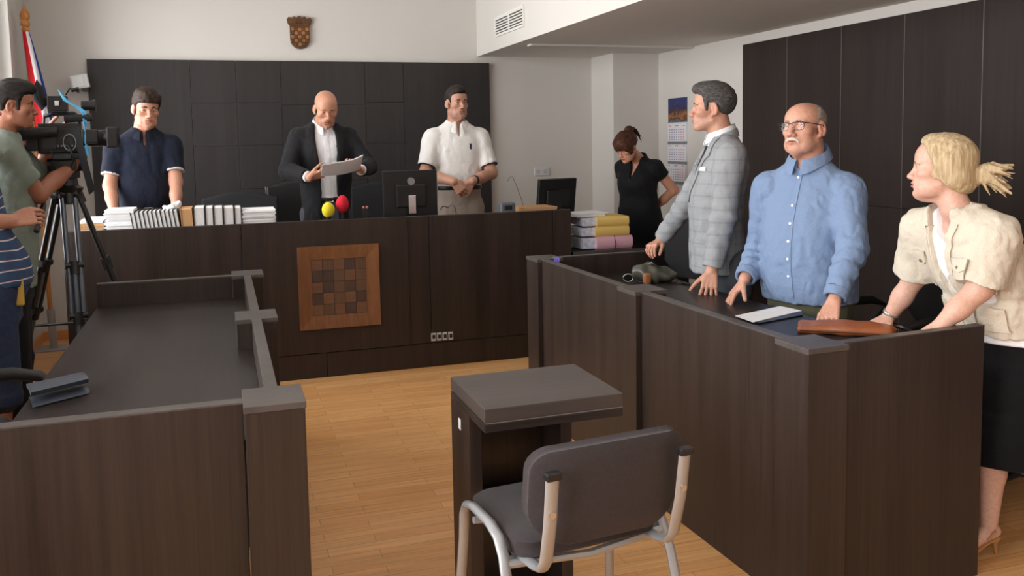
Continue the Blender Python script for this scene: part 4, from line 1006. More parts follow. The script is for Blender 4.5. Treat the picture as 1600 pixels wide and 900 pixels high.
# ================================================================ the three men standing behind the bench
def make_navy():
    f = unit([.12, -1, 0]); r = np.cross(f, [0, 0, 1.]); up = np.array([0, 0, 1.])
    F = Frame(at(228, 170, Y=6.66), unit([.30, -1, 0]), R(-9), R(3), 1.06)
    B = Body('dark-haired man in navy polo shirt with white sleeve trim behind the bench', (F.o[0], 6.7, DZ))
    o = dict(w=1.0, jaw=1.04, fat=.35, eye=(.35, .35), gaze=(.1, -.4), iris=(.05, .04, .03), stubble=.15, nose=1.05)
    B.head(F, o, .0034); nb = F.p(0, -.05, -.150); B.neck(nb, (.058, .066)); z = nb[2]
    SR = nb+r*.178+[0, 0, -.108]; SL = nb-r*.178+[0, 0, -.108]
    WR = at(177, 327, Y=6.45); WL = at(275, 323, Y=6.45)
    ER = ik(SR, WR, .285, .245, -f+r*.25); EL = ik(SL, WL, .285, .245, -f-r*.25)
    ra = (.054, .045, .043, .030); B.arm(SR, ER, WR, ra); B.arm(SL, EL, WL, ra)
    B.hand(WR, -up+f*.35, unit(f*.3-r*.9+up*.1), 1, .0042, curl=(.3,)*4); B.hand(WL, -up+f*.35, unit(f*.3+r*.9+up*.1), -1, .0042, curl=(.3,)*4)
    st = rows2st(nb, f, [(.93, -.02, .178, .13, .13), (1.10, -.01, .176, .145, .125), (1.20, .0, .178, .165, .125), (1.32, .0, .182, .160, .125), (1.43, .0, .186, .14, .125), (z-.13, .0, .188, .115, .12), (z-.065, 0, .155, .09, .10), (z, 0, .085, .068, .075), (z+.02, 0, .066, .06, .066)])
    B.torso(shift(st, -.012, -.012, z1=z), f); Hs, Ks, As = legs(B, nb, f, r, .01, 1.05)
    B.build(srgb(192, 140, 116))
    NAVY = cloth('navy_pique', srgb(26, 30, 44), .9, .3, 600, .15, .5)
    def sh(fd):
        fd.add(loft(shift(st, z0=1.13), f), .02); yoke(fd, nb, SR, SL, .055, .056)
        for S, E, W in ((SR, ER, WR), (SL, EL, WL)): fd.add(rc(S, S+(E-S)*.3, .056, .062), .04); sleeve(fd, S, E, W, ra, .018, .72, .03)
        fd.cut(rc(nb+[0, 0, .015], F.p(0, -.02, -.06), .072, .066), .006); fd.cut(front(nb, f, [(-.012, z+.05), (.012, z+.05), (.004, z-.11), (-.004, z-.11)], .02), .004)
    s = B.cloth('polo_shirt', NAVY, sh, *box_of(SR, SL, SR+(ER-SR)*.8, SL+(EL-SL)*.8, nb, nb-f*.12, nb+f*.2, z0=1.10, z1=z+.08), .0075, folds(.006, (9, 9, 6), 3))
    collar(s, NAVY, B.org, nb+[0, 0, .0]+f*.004, f, up, .068, .028, .052, R(17), .022, .30, .026)
    TRIM = plain('white_trim', srgb(206, 206, 208), .8)
    for S, E in ((SR, ER), (SL, EL)):
        e = S+(E-S)*.715; d = unit(E-S); fd = Field(e-.11, e+.11, .006); fd.add(rc(e-d*.009, e+d*.006, .070, .070, ends=True), .003); fd.cut(rc(e-d*.05, e+d*.05, .051, .051), .003)
        P, Q = fd.mesh(); to_object('sleeve_trim', P, Q, TRIM, s, B.org)
    trousers(B, cloth('dark_blue_trousers', srgb(36, 38, 54)), shift(st, -.002, -.002, z0=.93, z1=1.16), f, Hs, Ks, As)
    belt(B, s, st, f, 1.135, BELT, SILVER)
    for A in As: shoe(B.t, B.org, A, f, SHOE)
    HB = hair_mat('dark_brown_hair', srgb(32, 22, 17), srgb(60, 42, 31), (40, 120, 120))
    def top(fd, F):
        fd.add(hp(F, (.0, .012, .088), (.066, .085, .048)), .02); fd.add(hp(F, (-.015, .068, .074), (.054, .034, .030)), .02)
    B.hair(HB, [(.034, -.028), (.040, .015), (.058, .036), (.075, .044), (.125, .046), (.13, .16), (-.16, .16), (-.16, .0), (-.12, -.07), (-.05, -.085), (-.035, -.04), (-.03, .0), (-.015, .02), (.012, .018), (.016, -.028)], .014, .014, top, .0045, .004)
    brows(B.t, F, hair_mat('dark_brow', srgb(40, 30, 24), srgb(64, 48, 38)), B.org, 1.2)
make_navy()

def make_bald():
    f = unit([.06, -1, 0]); r = np.cross(f, [0, 0, 1.]); up = np.array([0, 0, 1.])
    F = Frame(at(509, 170, Y=6.62), unit([.06, -1, 0]), R(-20), R(1), 1.06)
    B = Body('bald man in black suit and white shirt reading papers behind the bench', (F.o[0]+.01, 6.7, DZ))
    o = dict(w=.98, jaw=1.0, fat=.1, eye=(.12, .12), gaze=(0, -.8), stubble=.55, buzz=.25, nose=1.0, mouth=.001)
    B.head(F, o, .0034); nb = F.p(0, -.050, -.135); nb = nb-f*.035; B.neck(nb, (.057, .062)); z = nb[2]
    SR = nb+r*.180+[0, 0, -.092]; SL = nb-r*.180+[0, 0, -.092]
    WR = at(484, 277, Y=6.36); WL = at(563, 266, Y=6.36)
    ER = ik(SR, WR, .30, .27, r*.9-f*.2-up*.8); EL = ik(SL, WL, .30, .27, -r*.9-f*.2-up*.8)
    ra = (.054, .045, .043, .030); B.arm(SR, ER, WR, ra); B.arm(SL, EL, WL, ra)
    B.hand(WR, -r*.8+up*.25+f*.4, unit(up*.5-r*.2+f*-.3), 1, .0042, curl=(.55, .55, .6, .6), thumb=(.25, .5))
    B.hand(WL, r*.75+up*.15+f*.4, unit(up*.7+r*.3), -1, .0042, curl=(.55, .55, .6, .6), thumb=(.25, .5))
    st = rows2st(nb, f, [(.93, .03, .170, .11, .12), (1.10, .03, .165, .115, .115), (1.22, .03, .166, .12, .115), (1.36, .03, .176, .125, .12), (z-.15, .025, .182, .115, .12), (z-.065, .01, .155, .085, .10), (z, 0, .085, .066, .072), (z+.02, 0, .064, .058, .062)])
    B.torso(shift(st, -.014, -.014, z1=z), f); Hs, Ks, As = legs(B, nb, f, r, -.03, 1.05)
    B.build(srgb(194, 140, 114))
    WHITE = cloth('white_shirt_cotton', srgb(232, 232, 236), .75, .15, 500, .02, .5)
    sh = B.cloth('shirt', WHITE, lambda fd: (fd.add(loft(shift(st, -.004, .0, z0=1.14), f), .02), fd.cut(rc(nb+[0, 0, .015], F.p(0, -.02, -.06), .068, .062), .006)), *box_of(nb, nb-f*.1, m=.24, z0=1.10, z1=z+.08), .0075, folds(.005, (10, 10, 7), 5))
    collar(sh, WHITE, B.org, nb+[0, 0, .004]+f*.006, f, up, .064, .036, .05, R(10), .030, .38, .020)
    S_ = Surf(sh, nb*[1, 1, 0]+f*.03, f, B.org); S_.patch('placket', WHITE, sh, [(z-.055, -.015, .015), (1.16, -.015, .015)], .003, .003, 4, 20)
    BLK = cloth('black_suit_wool', srgb(30, 30, 33), .8, .2, 500, .12, .5)
    V = [(-.064, z+.10), (.064, z+.10), (.072, z-.02), (.078, z-.18), (.052, z-.36), (.058, .90), (-.066, .90), (-.060, z-.36), (-.072, z-.18), (-.070, z-.02)]
    sj = shift(st, .020, .024, .018, z0=.99, z1=z+.012)
    def jk(fd):
        fd.add(loft(sj, f), .02); yoke(fd, nb, SR, SL, .050, .058)
        for S, E, W in ((SR, ER, WR), (SL, EL, WL)): fd.add(rc(S, S+(E-S)*.3, .060, .064), .04); sleeve(fd, S, E, W, ra, .020, 1.9, .025)
        fd.cut(front(nb, f, V, -.005), .006); fd.cut(rc(nb-[0, 0, .06], F.p(0, -.02, -.06), .070, .064), .006)
    j = B.cloth('jacket', BLK, jk, *box_of(SR, SL, ER, EL, WR, WL, nb-f*.1, z0=.95, z1=z+.1), .0075, folds(.006, (9, 9, 6), 7))
    SJ = Surf(j, nb*[1, 1, 0]+f*.03, f, B.org)
    for s in (1, -1):
        rows = [(z+.005, .068, .105), (z-.06, .070, .125), (z-.10, .072, .140), (z-.115, .074, .120), (z-.22, .076, .110), (z-.36, .054, .062)]
        SJ.patch('lapel', BLK, j, [(a, s*b_, s*c) for a, b_, c in rows], .004, .005, 6, 24)
    for S, E, W in ((SR, ER, WR), (SL, EL, WL)):
        d = unit(W-E); e = E+(W-E)*.93; fd = Field(e-.09, e+.09, .006); fd.add(rc(e-d*.02, e+d*.008, .040, .039, ends=True), .003); P, Q = fd.mesh(); to_object('shirt_cuff', P, Q, WHITE, sh, B.org)
    trousers(B, cloth('dark_grey_trousers', srgb(72, 72, 78)), shift(st, -.004, .004, z0=.93, z1=1.15), f, Hs, Ks, As)
    belt(B, sh, shift(st, 0, .004), f, 1.16, BELT, SILVER)
    for A in As: shoe(B.t, B.org, A, f, SHOE)
    brows(B.t, F, hair_mat('dark_brow_b', srgb(60, 42, 32), srgb(84, 60, 46)), B.org, .9)
    # the papers in his hands: a thing of its own
    p0 = at(503, 272, Y=6.30); p1 = at(562, 262, Y=6.28); m = MB(); ax = p1-p0; up2 = unit(V3(0, -.8, .50)); o_ = V3(*(p0+p1)/2)
    for k in range(3):
        def sheet(a, b_, k=k):
            q = p0+ax*(a*1.04-.02)+up2*(b_*.15-.03)+V3(0, -.002*k, .003*k); q = q+V3(0, -.035, .02)*max(0, a-.72)**1.3*6*b_+V3(0, 0, -.012)*math.sin(PI*a)*(1-b_); return q-o_
        m.grid(sheet, 14, 8, .0012)
    pp = m.build('paper_sheets', PAPER, None, True); pp.location = o_; tag(pp, 'white sheets of paper held open by the bald man in black suit', 'paper')
make_bald()

def make_polo():
    f = unit([-.04, -1, 0]); r = np.cross(f, [0, 0, 1.]); up = np.array([0, 0, 1.])
    F = Frame(at(713, 161, Y=6.66), unit([.22, -1, 0]), R(0), R(-1), 1.02)
    B = Body('tall man in white polo shirt with clasped hands at the right end of the bench', (F.o[0]+.03, 6.7, DZ))
    o = dict(w=.97, jaw=1.06, fat=.2, eye=(.35, .35), gaze=(.2, 0), iris=(.06, .05, .04), stubble=.5, nose=1.05)
    B.head(F, o, .0034); nb = F.p(0, -.045, -.155)+[.015, 0, 0]; B.neck(nb, (.058, .066)); z = nb[2]
    SR = nb+r*.182+[0, 0, -.105]; SL = nb-r*.182+[0, 0, -.105]
    WR = at(709, 284, Y=6.42); WL = at(738, 283, Y=6.42)
    ER = ik(SR, WR, .31, .27, r*1.-f*.5-up*.5); EL = ik(SL, WL, .31, .27, -r*1.-f*.5-up*.5)
    ra = (.055, .047, .046, .031); B.arm(SR, ER, WR, ra); B.arm(SL, EL, WL, ra)
    B.hand(WR, -r*.62-up*.75+f*.1, unit(-f*.8-r*.2), 1, .0042, curl=(.5, .55, .6, .65), thumb=(.2, .3)); B.hand(WL, r*.55-up*.8+f*.0, unit(-f*.8+r*.2), -1, .0042, curl=(.3, .35, .4, .4), thumb=(.2, .3))
    st = rows2st(nb, f, [(.93, -.02, .185, .12, .13), (1.10, -.01, .180, .13, .125), (1.22, .0, .178, .14, .12), (1.36, .0, .182, .145, .12), (z-.15, .0, .190, .125, .12), (z-.065, 0, .158, .09, .10), (z, 0, .085, .068, .075), (z+.02, 0, .066, .06, .066)])
    B.torso(shift(st, -.014, -.014, z1=z), f); Hs, Ks, As = legs(B, nb, f, r, .01, 1.05)
    B.build(srgb(192, 144, 122))
    WP = cloth('white_pique', srgb(232, 230, 228), .85, .25, 600, .03, .5)
    def sh(fd):
        fd.add(loft(shift(st, .006, .006, z0=1.205), f), .02); yoke(fd, nb, SR, SL, .055, .056)
        for S, E, W in ((SR, ER, WR), (SL, EL, WL)): fd.add(rc(S, S+(E-S)*.3, .056, .062), .04); sleeve(fd, S, E, W, ra, .020, .80, .03)
        fd.cut(rc(nb+[0, 0, .015], F.p(0, -.02, -.06), .072, .066), .006); fd.cut(front(nb, f, [(-.018, z+.05), (.018, z+.05), (.003, z-.10), (-.003, z-.10)], .02), .004)
    s = B.cloth('polo_shirt', WP, sh, *box_of(SR, SL, SR+(ER-SR)*.8, SL+(EL-SL)*.8, nb, nb-f*.12, nb+f*.2, z0=1.17, z1=z+.08), .0075, folds(.006, (9, 9, 6), 9))
    collar(s, WP, B.org, nb+f*.004, f, up, .068, .030, .055, R(17), .024, .30, .026)
    S_ = Surf(s, nb*[1, 1, 0], f, B.org); S_.patch('chest_logo', plain('logo_dark', srgb(40, 44, 60), .7), s, [(z-.155, -.088, -.074), (z-.18, -.092, -.072), (z-.185, -.086, -.070), (z-.20, -.088, -.076)], .002, .001, 3, 8)
    DK = plain('dark_trim', srgb(50, 52, 60), .8)
    for S, E in ((SR, ER), (SL, EL)):
        e = S+(E-S)*.795; d = unit(E-S); fd = Field(e-.11, e+.11, .006); fd.add(rc(e-d*.003, e+d*.005, .073, .072, ends=True), .003); fd.cut(rc(e-d*.05, e+d*.05, .052, .052), .003)
        P, Q = fd.mesh(); to_object('sleeve_trim', P, Q, DK, s, B.org)
    trousers(B, cloth('beige_trousers', srgb(172, 158, 146), .85, .2, 400, .05, .6), shift(st, .004, .008, z0=.93, z1=1.215), f, Hs, Ks, As, (.115, .085, .065))
    belt(B, s, shift(st, .004, .008), f, 1.215, BELT)
    d = unit(EL-WL); c = WL+d*.035; fd = Field(c-.06, c+.06, .004); fd.add(rc(c-d*.011, c+d*.011, .0365, .0375, ends=True), .002); P, Q = fd.mesh(); to_object('wristwatch', P, Q, plain('watch_black', srgb(30, 30, 32), .3), B.t, B.org)
    for A in As: shoe(B.t, B.org, A, f, SHOE)
    HB = hair_mat('dark_short_hair', srgb(30, 23, 20), srgb(56, 45, 39), (120, 120, 60))
    B.hair(HB, [(.040, -.025), (.046, .02), (.060, .055), (.080, .064), (.125, .072), (.13, .16), (-.16, .16), (-.16, .0), (-.12, -.06), (-.05, -.075), (-.035, -.04), (-.03, .0), (-.015, .025), (.014, .022), (.020, -.025)], .009, .016, lambda fd, F: fd.add(hp(F, (0, .02, .088), (.058, .075, .042)), .02), .0045, .002)
    brows(B.t, F, hair_mat('dark_brow_c', srgb(44, 34, 28), srgb(70, 54, 44)), B.org, 1.1)
make_polo()
# ================================================================ man in the grey checked jacket (profile)
def plaid_mat():
    m, nt, b = new_mat('grey_check_wool'); tc = N(nt, 'ShaderNodeTexCoord'); sp = N(nt, 'ShaderNodeSeparateXYZ'); L(nt, tc, 'Object', sp, 0)
    h = N(nt, 'ShaderNodeMath', operation='MULTIPLY_ADD', i_1=.7); L(nt, sp, 'Y', h, 0); L(nt, sp, 'X', h, 2)
    def line(src, so, per, w):
        a = N(nt, 'ShaderNodeMath', operation='MULTIPLY', i_1=1/per); L(nt, src, so, a, 0); fr = N(nt, 'ShaderNodeMath', operation='FRACT'); L(nt, a, 0, fr, 0)
        d = N(nt, 'ShaderNodeMath', operation='SUBTRACT', i_1=.5); L(nt, fr, 0, d, 0); ab = N(nt, 'ShaderNodeMath', operation='ABSOLUTE'); L(nt, d, 0, ab, 0)
        l = N(nt, 'ShaderNodeMapRange'); l.inputs['From Min'].default_value = w*.6; l.inputs['From Max'].default_value = w*1.4; l.inputs['To Min'].default_value = 1; l.inputs['To Max'].default_value = 0; L(nt, ab, 0, l, 0); return l
    ls = [line(h, 0, .055, .14), line(sp, 'Z', .062, .10), line(h, 0, .0275, .06), line(sp, 'Z', .031, .06)]
    s1 = N(nt, 'ShaderNodeMath', operation='ADD'); L(nt, ls[0], 0, s1, 0); L(nt, ls[1], 0, s1, 1); s2 = N(nt, 'ShaderNodeMath', operation='ADD'); L(nt, ls[2], 0, s2, 0); L(nt, ls[3], 0, s2, 1)
    s3 = N(nt, 'ShaderNodeMath', operation='MULTIPLY_ADD', i_1=.4); L(nt, s2, 0, s3, 0); L(nt, s1, 0, s3, 2)
    n = N(nt, 'ShaderNodeTexNoise', i_Scale=260., i_Detail=3.); L(nt, tc, 'Object', n, 'Vector'); s4 = N(nt, 'ShaderNodeMath', operation='MULTIPLY_ADD', i_1=1.4, i_2=-.6); L(nt, n, 'Fac', s4, 0); s5 = N(nt, 'ShaderNodeMath', operation='ADD'); L(nt, s3, 0, s5, 0); L(nt, s4, 0, s5, 1)
    r = ramp(nt, [(.0, srgb(152, 154, 157)), (1., srgb(131, 133, 137))]); q = N(nt, 'ShaderNodeMath', operation='MULTIPLY', i_1=.45); L(nt, s5, 0, q, 0); L(nt, q, 0, r, 0); L(nt, r, 0, b, 'Base Color'); b.inputs['Roughness'].default_value = .9; b.inputs['Specular IOR Level'].default_value = .2
    n2 = N(nt, 'ShaderNodeTexNoise', i_Scale=22., i_Detail=3.); L(nt, tc, 'Object', n2, 'Vector'); b1 = N(nt, 'ShaderNodeBump', i_Strength=.55, i_Distance=.012); L(nt, n2, 'Fac', b1, 'Height'); L(nt, b1, 'Normal', b, 'Normal'); return m
def make_grey():
    f = unit([-.93, .36, 0]); r = np.cross(f, [0, 0, 1.]); up = np.array([0, 0, 1.])
    F = Frame(at(1114, 169, Y=4.12), unit([-.83, .56, 0]), R(3), R(0), 1.05)
    B = Body('man in light grey checked jacket standing in profile at the right desk, hand on rail', (F.o[0]+.06, F.o[1]+.02))
    o = dict(w=.98, jaw=1.0, fat=0, eye=(.45, .45), iris=(.08, .07, .05), stubble=.35, nose=1.05)
    B.head(F, o, .003); nb = F.p(0, -.055, -.155); B.neck(nb, (.058, .062)); z = nb[2]
    SR = nb+r*.190+[0, 0, -.075]; SL = nb-r*.190+[0, 0, -.075]-f*.01
    WR = at(1032, 376, Y=4.62); WL = at(1112, 424, Y=3.88)
    ER = ik(SR, WR, .31, .27, -up-f*.3); EL = ik(SL, WL, .29, .26, -f*.8-r*.5)
    ra = (.055, .046, .044, .030); B.arm(SR, ER, WR, ra); B.arm(SL, EL, WL, ra)
    B.hand(WR, at(1012, 392, Z=.925)-WR+[0, 0, .015], unit(-up-f*.2), 1, curl=(.5, .6, .65, .7), thumb=(.3, .5))
    tL = at(1107, 458, Z=.80); B.hand(WL, tL-WL, unit(-f*.25+r*.9), -1, curl=(.18, .12, .14, .2), spread=.22, thumb=(.6, .2))
    st = rows2st(nb, f, [(.86, .02, .175, .135, .14), (.95, .02, .172, .135, .135), (1.10, .025, .165, .135, .125), (1.25, .02, .170, .140, .125), (z-.20, .01, .182, .130, .13), (z-.13, .005, .186, .115, .125), (z-.065, 0, .155, .09, .10), (z, 0, .085, .068, .075), (z+.02, 0, .064, .058, .064)])
    B.torso(shift(st, -.02, -.02, z1=z), f); h_ = legs(B, nb, f, r, .055, .90)
    B.build(srgb(196, 146, 124))
    WHITE = cloth('white_shirt_cotton', srgb(232, 232, 236))
    sh = B.cloth('shirt', WHITE, lambda fd: (fd.add(loft(shift(st, -.008, -.004, z0=.95), f), .02), fd.cut(rc(nb+[0, 0, .015], F.p(0, -.02, -.06), .068, .062), .006)), *box_of(nb, nb-f*.1, m=.24, z0=.92, z1=z+.08), .009, folds(.003, (10, 10, 7), 5))
    collar(sh, WHITE, B.org, nb+[0, 0, .014]+f*.008, f, up, .063, .044, .040, R(14), .022, .26, .008)
    PL = plaid_mat(); sj = shift(st, .014, .016, .012, z1=z+.012)
    V = [(-.062, z+.10), (.062, z+.10), (.066, z-.02), (.050, z-.16), (.004, z-.33), (.006, z-.5), (.03, .84), (-.03, .84), (-.006, z-.5), (-.004, z-.33), (-.050, z-.16), (-.066, z-.02)]
    def jk(fd):
        fd.add(loft(sj, f), .02); yoke(fd, nb, SR, SL, .050, .058)
        for S, E, W in ((SR, ER, WR), (SL, EL, WL)): fd.add(rc(S, S+(E-S)*.3, .064, .066), .05); sleeve(fd, S, E, W, ra, .020, 1.93, .025)
        fd.cut(front(nb, f, V, -.005), .006); fd.cut(rc(nb-[0, 0, .06], F.p(0, -.02, -.06), .072, .066), .006)
    def ex(P):
        v = 0
        for S, E, W in ((SR, ER, WR), (SL, EL, WL)):
            d = np.linalg.norm(P-(E*.75+W*.25), axis=1); q = (P-E) @ unit(W-E); v = v+.005*np.exp(-(d/.14)**2)*np.sin(q*85+3*vnoise(P, 8, 8))
        return v
    j = B.cloth('jacket', PL, jk, *box_of(SR, SL, ER, EL, WR, WL, nb-f*.14, nb+f*.1, z0=.83, z1=z+.1), .0065, folds(.005, (10, 10, 6), 17, ex))
    collar(j, PL, B.org, nb+[0, 0, .012]+f*.004, f, up, .069, .022, .042, R(42), .010, .26, .012, 'jacket_collar', .005)
    SJ = Surf(j, nb*[1, 1, 0], f, B.org)
    for s in (1, -1):
        rows = [(z+.012, .064, .098), (z-.05, .068, .118), (z-.085, .066, .135), (z-.10, .062, .108), (z-.2, .04, .085), (z-.33, .004, .014)]
        SJ.patch('lapel', PL, j, [(a, s*b_, s*c) for a, b_, c in rows], .003, .004, 6, 24)
    SJ.patch('pocket_square', WHITE, j, [(z-.140, -.145, -.090), (z-.160, -.148, -.092)], .006, .003, 6, 4)
    for zz, u0, u1 in ((1.03, -.15, -.10), ): SJ.patch('pocket_flap', PL, j, [(zz+.02, -.165, -.075), (zz-.025, -.165, -.075)], .004, .004, 8, 6)
    SS = Surf(sh, nb*[1, 1, 0], f, B.org); SS.patch('tie', cloth('dark_patterned_tie', srgb(44, 44, 52), .5, .3, 90, .6), sh, [(z-.035, -.018, .018), (z-.07, -.016, .016), (z-.075, -.024, .024), (z-.32, -.034, .034)], .010, .008, 6, 24)
    trousers(B, cloth('dark_grey_denim', srgb(70, 74, 80), .9, .4, 500, .15), rows2st(nb, f, [(.80, -.045, .165, .115, .115), (.95, -.01, .160, .12, .12)]), f, *h_)
    for A in h_[2]: shoe(B.t, B.org, A, f, SHOE)
    HG = hair_mat('salt_and_pepper_hair', srgb(46, 43, 42), srgb(98, 94, 92), (60, 60, 160))
    B.hair(HG, [(.038, -.018), (.044, .02), (.056, .056), (.078, .066), (.13, .070), (.13, .18), (-.16, .18), (-.16, .0), (-.12, -.055), (-.06, -.075), (-.035, -.04), (-.028, .0), (-.012, .026), (.014, .024), (.018, -.018)], .013, .016, lambda fd, F: (fd.add(hp(F, (0, .015, .090), (.058, .084, .036)), .02), fd.add(hp(F, (0, .072, .086), (.044, .024, .018)), .015)), .0036, .0035)
    brows(B.t, F, hair_mat('grey_dark_brow', srgb(60, 52, 48), srgb(90, 80, 74)), B.org, 1.1)
make_grey()

# ================================================================ fair-haired woman in the cream jacket (profile)
def make_woman():
    f = unit([-.99, .10, 0]); r = np.cross(f, [0, 0, 1.]); up = np.array([0, 0, 1.])
    F = Frame(at(1470, 263, Y=2.55), unit([-.70, .71, 0]), R(2), R(-2), .93)
    hip = at(1572, 520, Y=2.52)
    B = Body('fair-haired woman in cream short-sleeved jacket and black skirt leaning on the right desk', (hip[0], hip[1]))
    o = dict(w=.95, jaw=.93, fat=.3, eye=(.75, .75), iris=(.06, .07, .07), nose=.95, lip=(.92, .55, .55), ear=.9, red=.35)
    B.head(F, o, .0026); nb = F.p(0, -.060, -.150); B.neck(nb, (.047, .054)); z = nb[2]
    lean = (nb-hip) @ f; SR = nb+r*.155+[0, 0, -.080]+f*.02; SL = nb-r*.155+[0, 0, -.080]-f*.05
    WR = at(1390, 494, Y=2.84); WL = at(1470, 508, Y=2.43)
    DR, DL = np.linalg.norm(WR-SR)*1.03, np.linalg.norm(WL-SL)*1.03; ER = ik(SR, WR, .53*DR, .47*DR, -f-up*.2); EL = ik(SL, WL, .53*DL, .47*DL, -f-r*.3)
    ra = (.048, .042, .041, .026); B.arm(SR, ER, WR, ra); B.arm(SL, EL, WL, ra)
    B.hand(WR, at(1360, 512, Z=.81)-WR, unit(-up-f*.2), 1, sc=.9, curl=(.3, .35, .35, .4), thumb=(.4, .3)); B.hand(WL, unit(f*.8-up*.45), unit(-up), -1, sc=.9, curl=(.3,)*4)
    def L_(zz): return -lean*np.clip((z-zz)/(z-hip[2]), 0, 1.05)
    st = rows2st(nb, f, [(.45, -lean, .165, .13, .15), (.62, -lean, .178, .145, .165), (.76, L_(.76), .180, .145, .165), (.86, L_(.86), .172, .145, .150), (.98, L_(.98), .158, .140, .125), (1.10, L_(1.10), .158, .150, .115), (z-.16, L_(z-.16), .165, .135, .115), (z-.10, L_(z-.10), .160, .11, .11), (z-.05, L_(z-.05), .125, .075, .085), (z, 0, .070, .058, .065), (z+.02, 0, .055, .05, .055)])
    B.torso(shift(st, -.02, -.02, z1=z), f)
    Hs = [hip+r*s*.085-f*.01 for s in (1, -1)]; Ks = [V3(h[0], h[1], .46)+r*s*-.02+f*.02 for h, s in zip(Hs, (1, -1))]; tgt = at(1549, 800, Y=2.47); As = [V3(tgt[0]-.02, tgt[1]+.16, .115), V3(tgt[0]-.012, tgt[1], .115)]
    Ks[1] = V3(As[1][0]+.0, As[1][1]+.02, .45)
    for H, K, A in zip(Hs, Ks, As):
        B.prims += [(rc(H, K, .09, .058), .03), (rc(K, K*.6+A*.4-f*.018, .052, .050), .02), (rc(K*.6+A*.4-f*.018, A, .048, .030), .02)]
        fw = unit(f*.9-up*.42); b_ = A+fw*.17; b_[2] = .032
        B.prims += [(rc(A-f*.022-up*.022, A+f*.03-up*.035, .026, .026), .012), (rc(A+f*.02-up*.03, b_-f*.05, .026, .026, up, .8), .012), (rc(b_-f*.05, b_, .028, .022, up, .6), .01)]
    B.fine.append((As[1]-[.1, .1, .12], As[1]+[.12, .12, .08], .005)); B.build(srgb(206, 162, 144))
    # sandals with thin heels
    SAND = plain('tan_sandal', srgb(176, 128, 78), .35)
    for A in As:
        fw = unit(f); m = MB(); h0 = A-f*.035-[0, 0, .045]
        m.tube([h0-B.org, A+f*.02-[0, 0, .062]-B.org, A+f*.08-[0, 0, .098]-B.org, A+f*.13-[0, 0, .109]-B.org, A+f*.19-[0, 0, .109]-B.org], [.024, .024, .028, .034, .024], 12, flat=(1, .22)); so = m.build('sandal', SAND, B.t, True)
        MB().tube([h0-B.org, h0+f*.004-[0, 0, .035]-B.org, V3(h0[0], h0[1], .004)-B.org], [.016, .008, .006], 10).build('heel', SAND, so, True)
        MB().tube([A+f*.03+r*.03-[0, 0, .04]-B.org, A+f*.0+r*.034-[0, 0, .01]-B.org, A-f*.036-[0, 0, .008]-B.org, A+f*.0-r*.034-[0, 0, .01]-B.org, A+f*.03-r*.03-[0, 0, .04]-B.org], .004, 6).build('strap', SAND, so, True)
        MB().tube([A+f*.11+r*.036-[0, 0, .10]-B.org, A+f*.10+r*.02-[0, 0, .068]-B.org, A+f*.10-r*.02-[0, 0, .068]-B.org, A+f*.11-r*.036-[0, 0, .10]-B.org], .005, 6).build('strap', SAND, so, True)
    BLK = cloth('black_skirt', srgb(14, 14, 17), .85, .2, 500, .1, .5)
    def sk(fd): fd.add(loft(shift(st, .004, .004, z0=.45, z1=.93), f), .02); fd.add(loft(rows2st(nb, f, [(.355, -lean+.035, .150, .135, .125), (.45, -lean+.03, .170, .145, .140), (.55, -lean+.01, .178, .15, .16)]), f), .03)
    B.cloth('skirt', BLK, sk, *box_of(hip, m=.30, z0=.33, z1=.96), .008, folds(.006, (8, 8, 4), 21))
    WT_ = cloth('white_jersey_top', srgb(236, 236, 240), .8, .15, 500, .02, .5)
    tp = B.cloth('top', WT_, lambda fd: (fd.add(loft(shift(st, .000, .002, z0=.90), f), .02), fd.add(loft(shift(st, .014, .012, z0=.815, z1=.93), f), .03), fd.cut(rc(nb+[0, 0, .02], F.p(0, -.02, -.06), .068, .06), .006), fd.cut(front(nb, f, [(-.07, z+.08), (.07, z+.08), (.045, z-.08), (0, z-.13), (-.045, z-.08)], .0), .006)), *box_of(hip, nb, m=.26, z0=.79, z1=z+.08), .008, folds(.004, (10, 10, 7), 23))
    CR_ = cloth('cream_linen', srgb(204, 194, 178), .9, .5, 420, .06, .75)
    sj = shift(st, .026, .026, .022, z0=.845, z1=z+.005)
    V = [(-.062, z+.10), (.062, z+.10), (.060, z-.02), (.034, z-.18), (.022, .80), (-.022, .80), (-.034, z-.18), (-.060, z-.02)]
    def jk(fd):
        fd.add(loft(sj, f), .02); yoke(fd, nb, SR, SL, .045, .058)
        for S, E, W in ((SR, ER, WR), (SL, EL, WL)):
            e = S+(E-S)*.92; fd.add(rc(S, S+(E-S)*.3, .060, .068), .05); fd.add(rc(S, e, .066, .088, ends=True), .03); fd.cut(rc(S+(E-S)*.66, E+(E-S)*.2, .052, .080), .004)
        fd.cut(front(nb, f, V, -.005), .006); fd.cut(rc(nb-[0, 0, .05], F.p(0, -.02, -.06), .066, .062), .006)
    def ex(P): return .010*np.exp(-((P[:, 2]-.985)/.014)**2)*1.0-.0+.004*np.sin(P[:, 0]*130)*np.exp(-((P[:, 2]-.93)/.05)**2)
    j = B.cloth('jacket', CR_, jk, *box_of(SR, SL, ER, EL, hip, nb-f*.14, nb+f*.18, m=.2, z0=.82, z1=z+.08), .006, folds(.007, (13, 13, 8), 27, ex))
    SJ = Surf(j, nb*[1, 1, 0]-f*lean*.4, f, B.org)
    for s in (1, -1): SJ.patch('placket', CR_, j, [(z-.05, s*.058, s*.088), (z-.18, s*.036, s*.066), (.86, s*.024, s*.056)], .003, .004, 4, 30)
